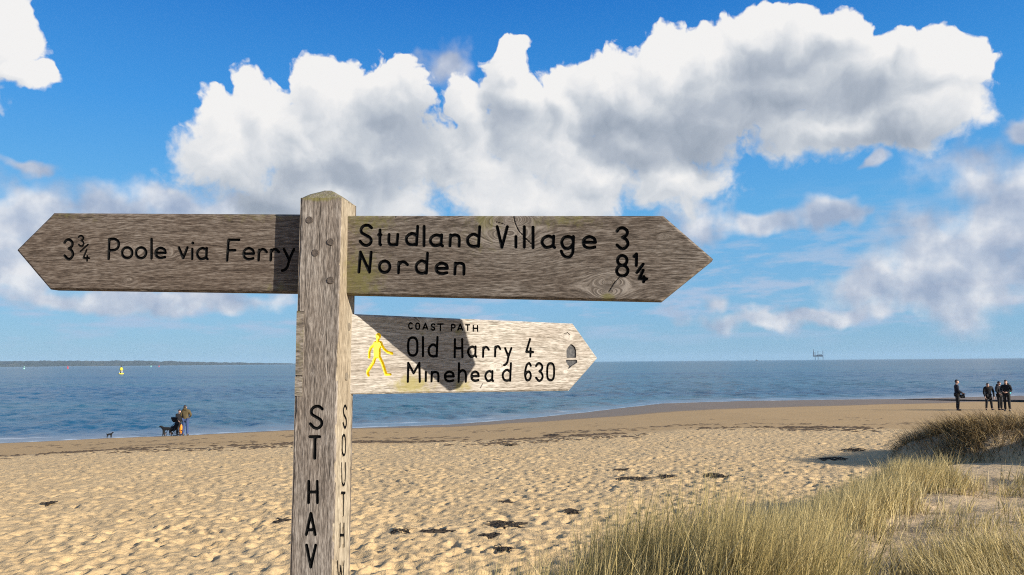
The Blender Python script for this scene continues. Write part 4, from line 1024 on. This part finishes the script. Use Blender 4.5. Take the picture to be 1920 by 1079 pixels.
pD = place(313, 817.5); dog('large black dog standing before the pushchair, facing left', pD, .66, R(180), .10, .05)
pD2 = place(205, 821.5); dog('small black dog standing alone at the water edge', pD2, .33, R(0), .22, .5)
# pushchair
pP = place(325.5, 817.8); pc = empty('pushchair', pP, R(170)); tag(pc, 'dark pushchair with round wheels beside the person in black', 'pushchair')
RIM = plain('brown_wheel', (.16, .10, .07), .6, .2, 10.)
mb = MB(); mb.tube([(.42, -.2, .12), (.1, -.2, .5), (-.38, -.2, .92), (-.38, .2, .92), (.1, .2, .5), (.42, .2, .12)], .014, 6); mb.tube([(-.25, -.22, .16), (.05, -.2, .5)], .014, 6); mb.tube([(-.25, .22, .16), (.05, .2, .5)], .014, 6); mb.tube([(-.25, -.24, .16), (-.25, .24, .16)], .012, 6); mb.build('frame', BLK, pc)
skin('seat', [(.20, 0, .40), (.0, 0, .36), (-.20, 0, .60), (-.26, 0, .80)], [(0, 1), (1, 2), (2, 3)], [(.09, .17), (.10, .18), (.10, .18), (.06, .17)], BLK, pc, 1, 1)
skin('hood', [(-.18, 0, .90), (.0, 0, 1.0), (.14, 0, .92)], [(0, 1), (1, 2)], [(.08, .18), (.10, .19), (.03, .18)], BLK, pc, 1, 1)
for x, r_ in ((-.25, .165), (.36, .115)):
    for yy in (-.25, .25):
        mb = MB(); ring = [(x + r_ * .88 * math.cos(a), yy, r_ + r_ * .88 * math.sin(a)) for a in np.linspace(0, 2 * math.pi, 19)]
        mb.tube(ring, r_ * .13, 6, False); wh = mb.build('wheel', BLK, pc)
        mb = MB()
        for q in range(6): a = q * math.pi / 3; mb.tube([(x, yy, r_), (x + r_ * .8 * math.cos(a), yy, r_ + r_ * .8 * math.sin(a))], .008, 4)
        mb.build('rim', RIM, wh)
# right-hand group on the sand
p1 = place(1796.5, 770.5); k44 = p1[1] / F
person('bareheaded person in navy jacket standing left of the group, looking right', p1, 57. * k44, R(72), dict(ell=(-.22, -.02, 1.14), wrl=(-.14, -.26, 1.0), elr=(.22, -.02, 1.14), wrr=(.14, -.26, .98), hd=(0, -.03, 1.62)), NAVY, DTR, HAIR, group='people on the beach')
pq = atY(1803.5, 744, p1[1] - .2); skin('shoulder_bag', [(pq[0] - .10, pq[1], pq[2]), (pq[0] + .03, pq[1], pq[2] + .02), (pq[0] + .11, pq[1], pq[2] + .03)], [(0, 1), (1, 2)], [(.07, .12), (.09, .13), (.05, .08)], BLK, None, 1, 1)
tag(bpy.data.objects['shoulder_bag'], 'black bag held by the bareheaded person in navy', 'bag')
p2 = place(1855, 769.5)
person('person in long black coat stooping forward, in the middle of the right group', p2, 52. * k44, R(-8), dict(sp=(0, .0, 1.15), ch=(-.02, -.06, 1.38), nk=(-.06, -.12, 1.48), hd=(-.09, -.20, 1.56), shl=(-.22, -.05, 1.36), shr=(.20, -.05, 1.42), ell=(-.27, -.03, 1.08), elr=(.30, -.03, 1.10), wrl=(-.24, -.12, .82), wrr=(.27, -.12, .80), anl=(-.16, .01, .08), tol=(-.2, -.12, .035), knl=(-.13, -.01, .49), anr=(.17, .01, .08), tor=(.2, -.12, .035), knr=(.14, -.01, .49)), BLK, BLK, HAIR, group='people on the beach', coat=.30)
p3 = place(1889.5, 771.5)
r3, V3, s3 = person('person in black hooded coat with turquoise rucksack, right of the group', p3, 56. * k44, R(-48), dict(ell=(-.27, -.04, 1.14), wrl=(-.10, -.24, 1.08), elr=(.27, -.04, 1.14), wrr=(.10, -.24, 1.06)), BLK, DTR, HAIR, hood=BLK, group='people on the beach')
rk = skin('rucksack', [(0, .22, 1.02), (0, .25, 1.18), (0, .22, 1.38)], [(0, 1), (1, 2)], [(.14, .09), (.16, .11), (.12, .08)], TURQ, None, 2, 1)
rk.location = Vector(p3); rk.rotation_euler.z = R(-58); tag(rk, 'turquoise rucksack on the back of the rightmost walker', 'rucksack')
p4 = place(1884.5, 770.); p4 = (p4[0] - .0, p4[1] + .45, float(z_ground(p4[0], p4[1] + .45)))
person('person in black with hood up, half hidden behind the rucksack wearer', p4, 53.5 * k44, R(20), dict(ell=(-.28, -.02, 1.14), wrl=(-.26, -.2, 1.02), elr=(.26, -.02, 1.14)), BLK, DTR, BLK, hood=BLK, group='people on the beach', hat=BLK)

# ------------------------------------------------------------------ buoys, rig, boat
YB = plain('yellow_buoy_paint', (.70, .55, .03), .5, .15, 2.); GB = plain('pale_green_buoy_paint', (.30, .62, .50), .5, .15, 2.); RB_ = plain('red_buoy_paint', (.62, .06, .07), .5, .15, 2.)
DK = plain('dark_steel', (.03, .03, .035), .6, .3, 2.); GST = plain('grey_steel', (.09, .10, .115), .6, .2, .2)
p = atZ(227, 702); by_ = empty('navigation_buoy', p); tag(by_, 'tall yellow navigation buoy with dark topmark on the near water', 'buoy', 'buoys on the water')
mb = MB(); mb.lathe([(.5, -.3), (1.15, 0), (1.2, .35), (1.0, .5), (.3, .55)], n=18); mb.build('float', YB, by_, True)
mb = MB(); mb.lathe([(.42, .5), (.42, 1.7), (.36, 1.75)], n=14); mb.build('dark_band', DK, by_, True)
mb = MB()
for a in range(4): mb.tube([(.75 * math.cos(a * 1.57 + .6), .75 * math.sin(a * 1.57 + .6), .5), (.3 * math.cos(a * 1.57 + .6), .3 * math.sin(a * 1.57 + .6), 2.1)], .06, 6)
mb.build('tower_frame', WHT, by_)
mb = MB(); mb.lathe([(.3, 1.7), (.72, 1.85), (.78, 2.3), (.62, 2.9), (.3, 3.2), (.1, 3.3)], n=16); mb.build('body', YB, by_, True)
mb = MB(); mb.lathe([(.06, 3.3), (.06, 3.7), (.28, 3.75), (.28, 4.1), (.05, 4.2)], n=10); mb.build('topmark', DK, by_, True)
for x, y, mt, nm, lab in ((45, 692.5, GB, 'can', 'pale green buoy farthest left on the water'), (127, 691.5, RB_, 'can', 'red buoy between the pale green one and the yellow buoy'), (283, 688.5, GB, 'can', 'distant pale buoy right of the yellow buoy'), (298, 688.5, RB_, 'can', 'distant red buoy right of the yellow buoy')):
    p = atZ(x, y); k_ = np.hypot(*p[:2]) / F * (1.0 if y > 690 else .72); o = empty('channel_buoy', p); tag(o, lab, 'buoy', 'buoys on the water')
    mb = MB(); mb.lathe([(.7 * k_, -.3), (1.1 * k_, 0), (1.1 * k_, 1.3 * k_), (.5 * k_, 1.9 * k_)], n=14); mb.build('float', mt, o, True)
    mb = MB(); mb.lathe([(.35 * k_, 1.9 * k_), (.45 * k_, 3.0 * k_), (.75 * k_, 3.05 * k_), (.7 * k_, 3.9 * k_), (.1 * k_, 4.1 * k_)], n=12); mb.build('topmark', mt, o, True)
p = atZ(1534.5, 674.6 + .3); dd = 6200.; d_ = ray(1534.5, 674.6); d_[2] = 0; d_ /= np.linalg.norm(d_); p = d_ * dd; px_ = dd / F * 1.12
rig = empty('jack_up_rig', (p[0], p[1], 0), -math.atan2(d_[0], d_[1])); tag(rig, 'distant jack-up rig with three legs standing on the horizon', 'rig')
mb = MB(); mb.box((1.5 * px_, 0, 6.6 * px_), (5.2 * px_, 5 * px_, 1.1 * px_)); mb.box((3.2 * px_, 0, 8.2 * px_), (2.2 * px_, 3 * px_, .6 * px_)); mb.box((-.5 * px_, 0, 8.1 * px_), (1.2 * px_, 2 * px_, .5 * px_)); mb.build('hull', GST, rig)
for (x, y, zt) in ((-4.6, 0, 12.5), (-.4, 3.2, 14.6), (6.6, -1.5, 14.8)):
    mb = MB()
    for a in range(3):
        q = [(x + .6 * math.cos(a * 2.09), y + .6 * math.sin(a * 2.09))]; mb.tube([(q[0][0] * px_, q[0][1] * px_, -2), (q[0][0] * px_, q[0][1] * px_, zt * px_)], .13 * px_, 5)
    for k in range(12):
        z0, z1 = zt / 12 * k, zt / 12 * (k + 1)
        for a in range(3): mb.tube([((x + .6 * math.cos(a * 2.09)) * px_, (y + .6 * math.sin(a * 2.09)) * px_, z0 * px_), ((x + .6 * math.cos(a * 2.09 + 2.09)) * px_, (y + .6 * math.sin(a * 2.09 + 2.09)) * px_, z1 * px_)], .07 * px_, 4)
    mb.build('leg', GST, rig)
mb = MB(); mb.tube([(-6.4 * px_, 0, 5.6 * px_), (-6.4 * px_, 0, 9 * px_)], [1.6 * px_, .9 * px_], 6); mb.tube([(-6.4 * px_, 0, 9 * px_), (-6.6 * px_, 0, 17 * px_)], [.8 * px_, .35 * px_], 5); mb.box((-4.5 * px_, 0, 6.6 * px_), (2.2 * px_, 1.5 * px_, .5 * px_)); mb.build('derrick', GST, rig)
dd = 5600.; d_ = ray(1419, 675.6); d_[2] = 0; d_ /= np.linalg.norm(d_); k_ = dd / F
bt = empty('distant_boat', (d_[0] * dd, d_[1] * dd, 0), -math.atan2(d_[0], d_[1])); tag(bt, 'tiny dark boat on the horizon left of the rig', 'boat')
mb = MB(); V = [(-2.2, -.5, 1.0), (-2.0, -.45, -.4), (1.6, -.45, -.4), (2.4, 0, 1.1), (-2.2, .5, 1.0), (-2.0, .45, -.4), (1.6, .45, -.4)]; V = [tuple(q * k_ for q in v) for v in V]
mesh_obj('hull', V, [(0, 1, 2, 3), (4, 3, 6, 5), (0, 4, 5, 1), (1, 5, 6, 2), (2, 6, 3), (0, 3, 4)], GST, bt)
mb = MB(); mb.box((-.8 * k_, 0, 1.6 * k_), (.8 * k_, .35 * k_, .7 * k_), 0, .8); mb.build('wheelhouse', GST, bt)

# ------------------------------------------------------------------ haze over the sea
mb = MB(); mb.box((0, 8000, 52), (11000, 8600, 62)); 
hz_m = bpy.data.materials.new('sea_haze'); hz_m.use_nodes = True; nt = hz_m.node_tree
nt.nodes.remove(nt.nodes['Principled BSDF']); pv = nt.nodes.new('ShaderNodeVolumePrincipled'); pv.inputs['Color'].default_value = (.55, .78, 1., 1); pv.inputs['Density'].default_value = 3.6e-5; pv.inputs['Anisotropy'].default_value = .0
nt.links.new(pv.outputs[0], nt.nodes['Material Output'].inputs['Volume'])
HAZE = True
if HAZE:
    o = mb.build('haze', hz_m); tag(o, 'thin sea haze', 'haze', kind='stuff')
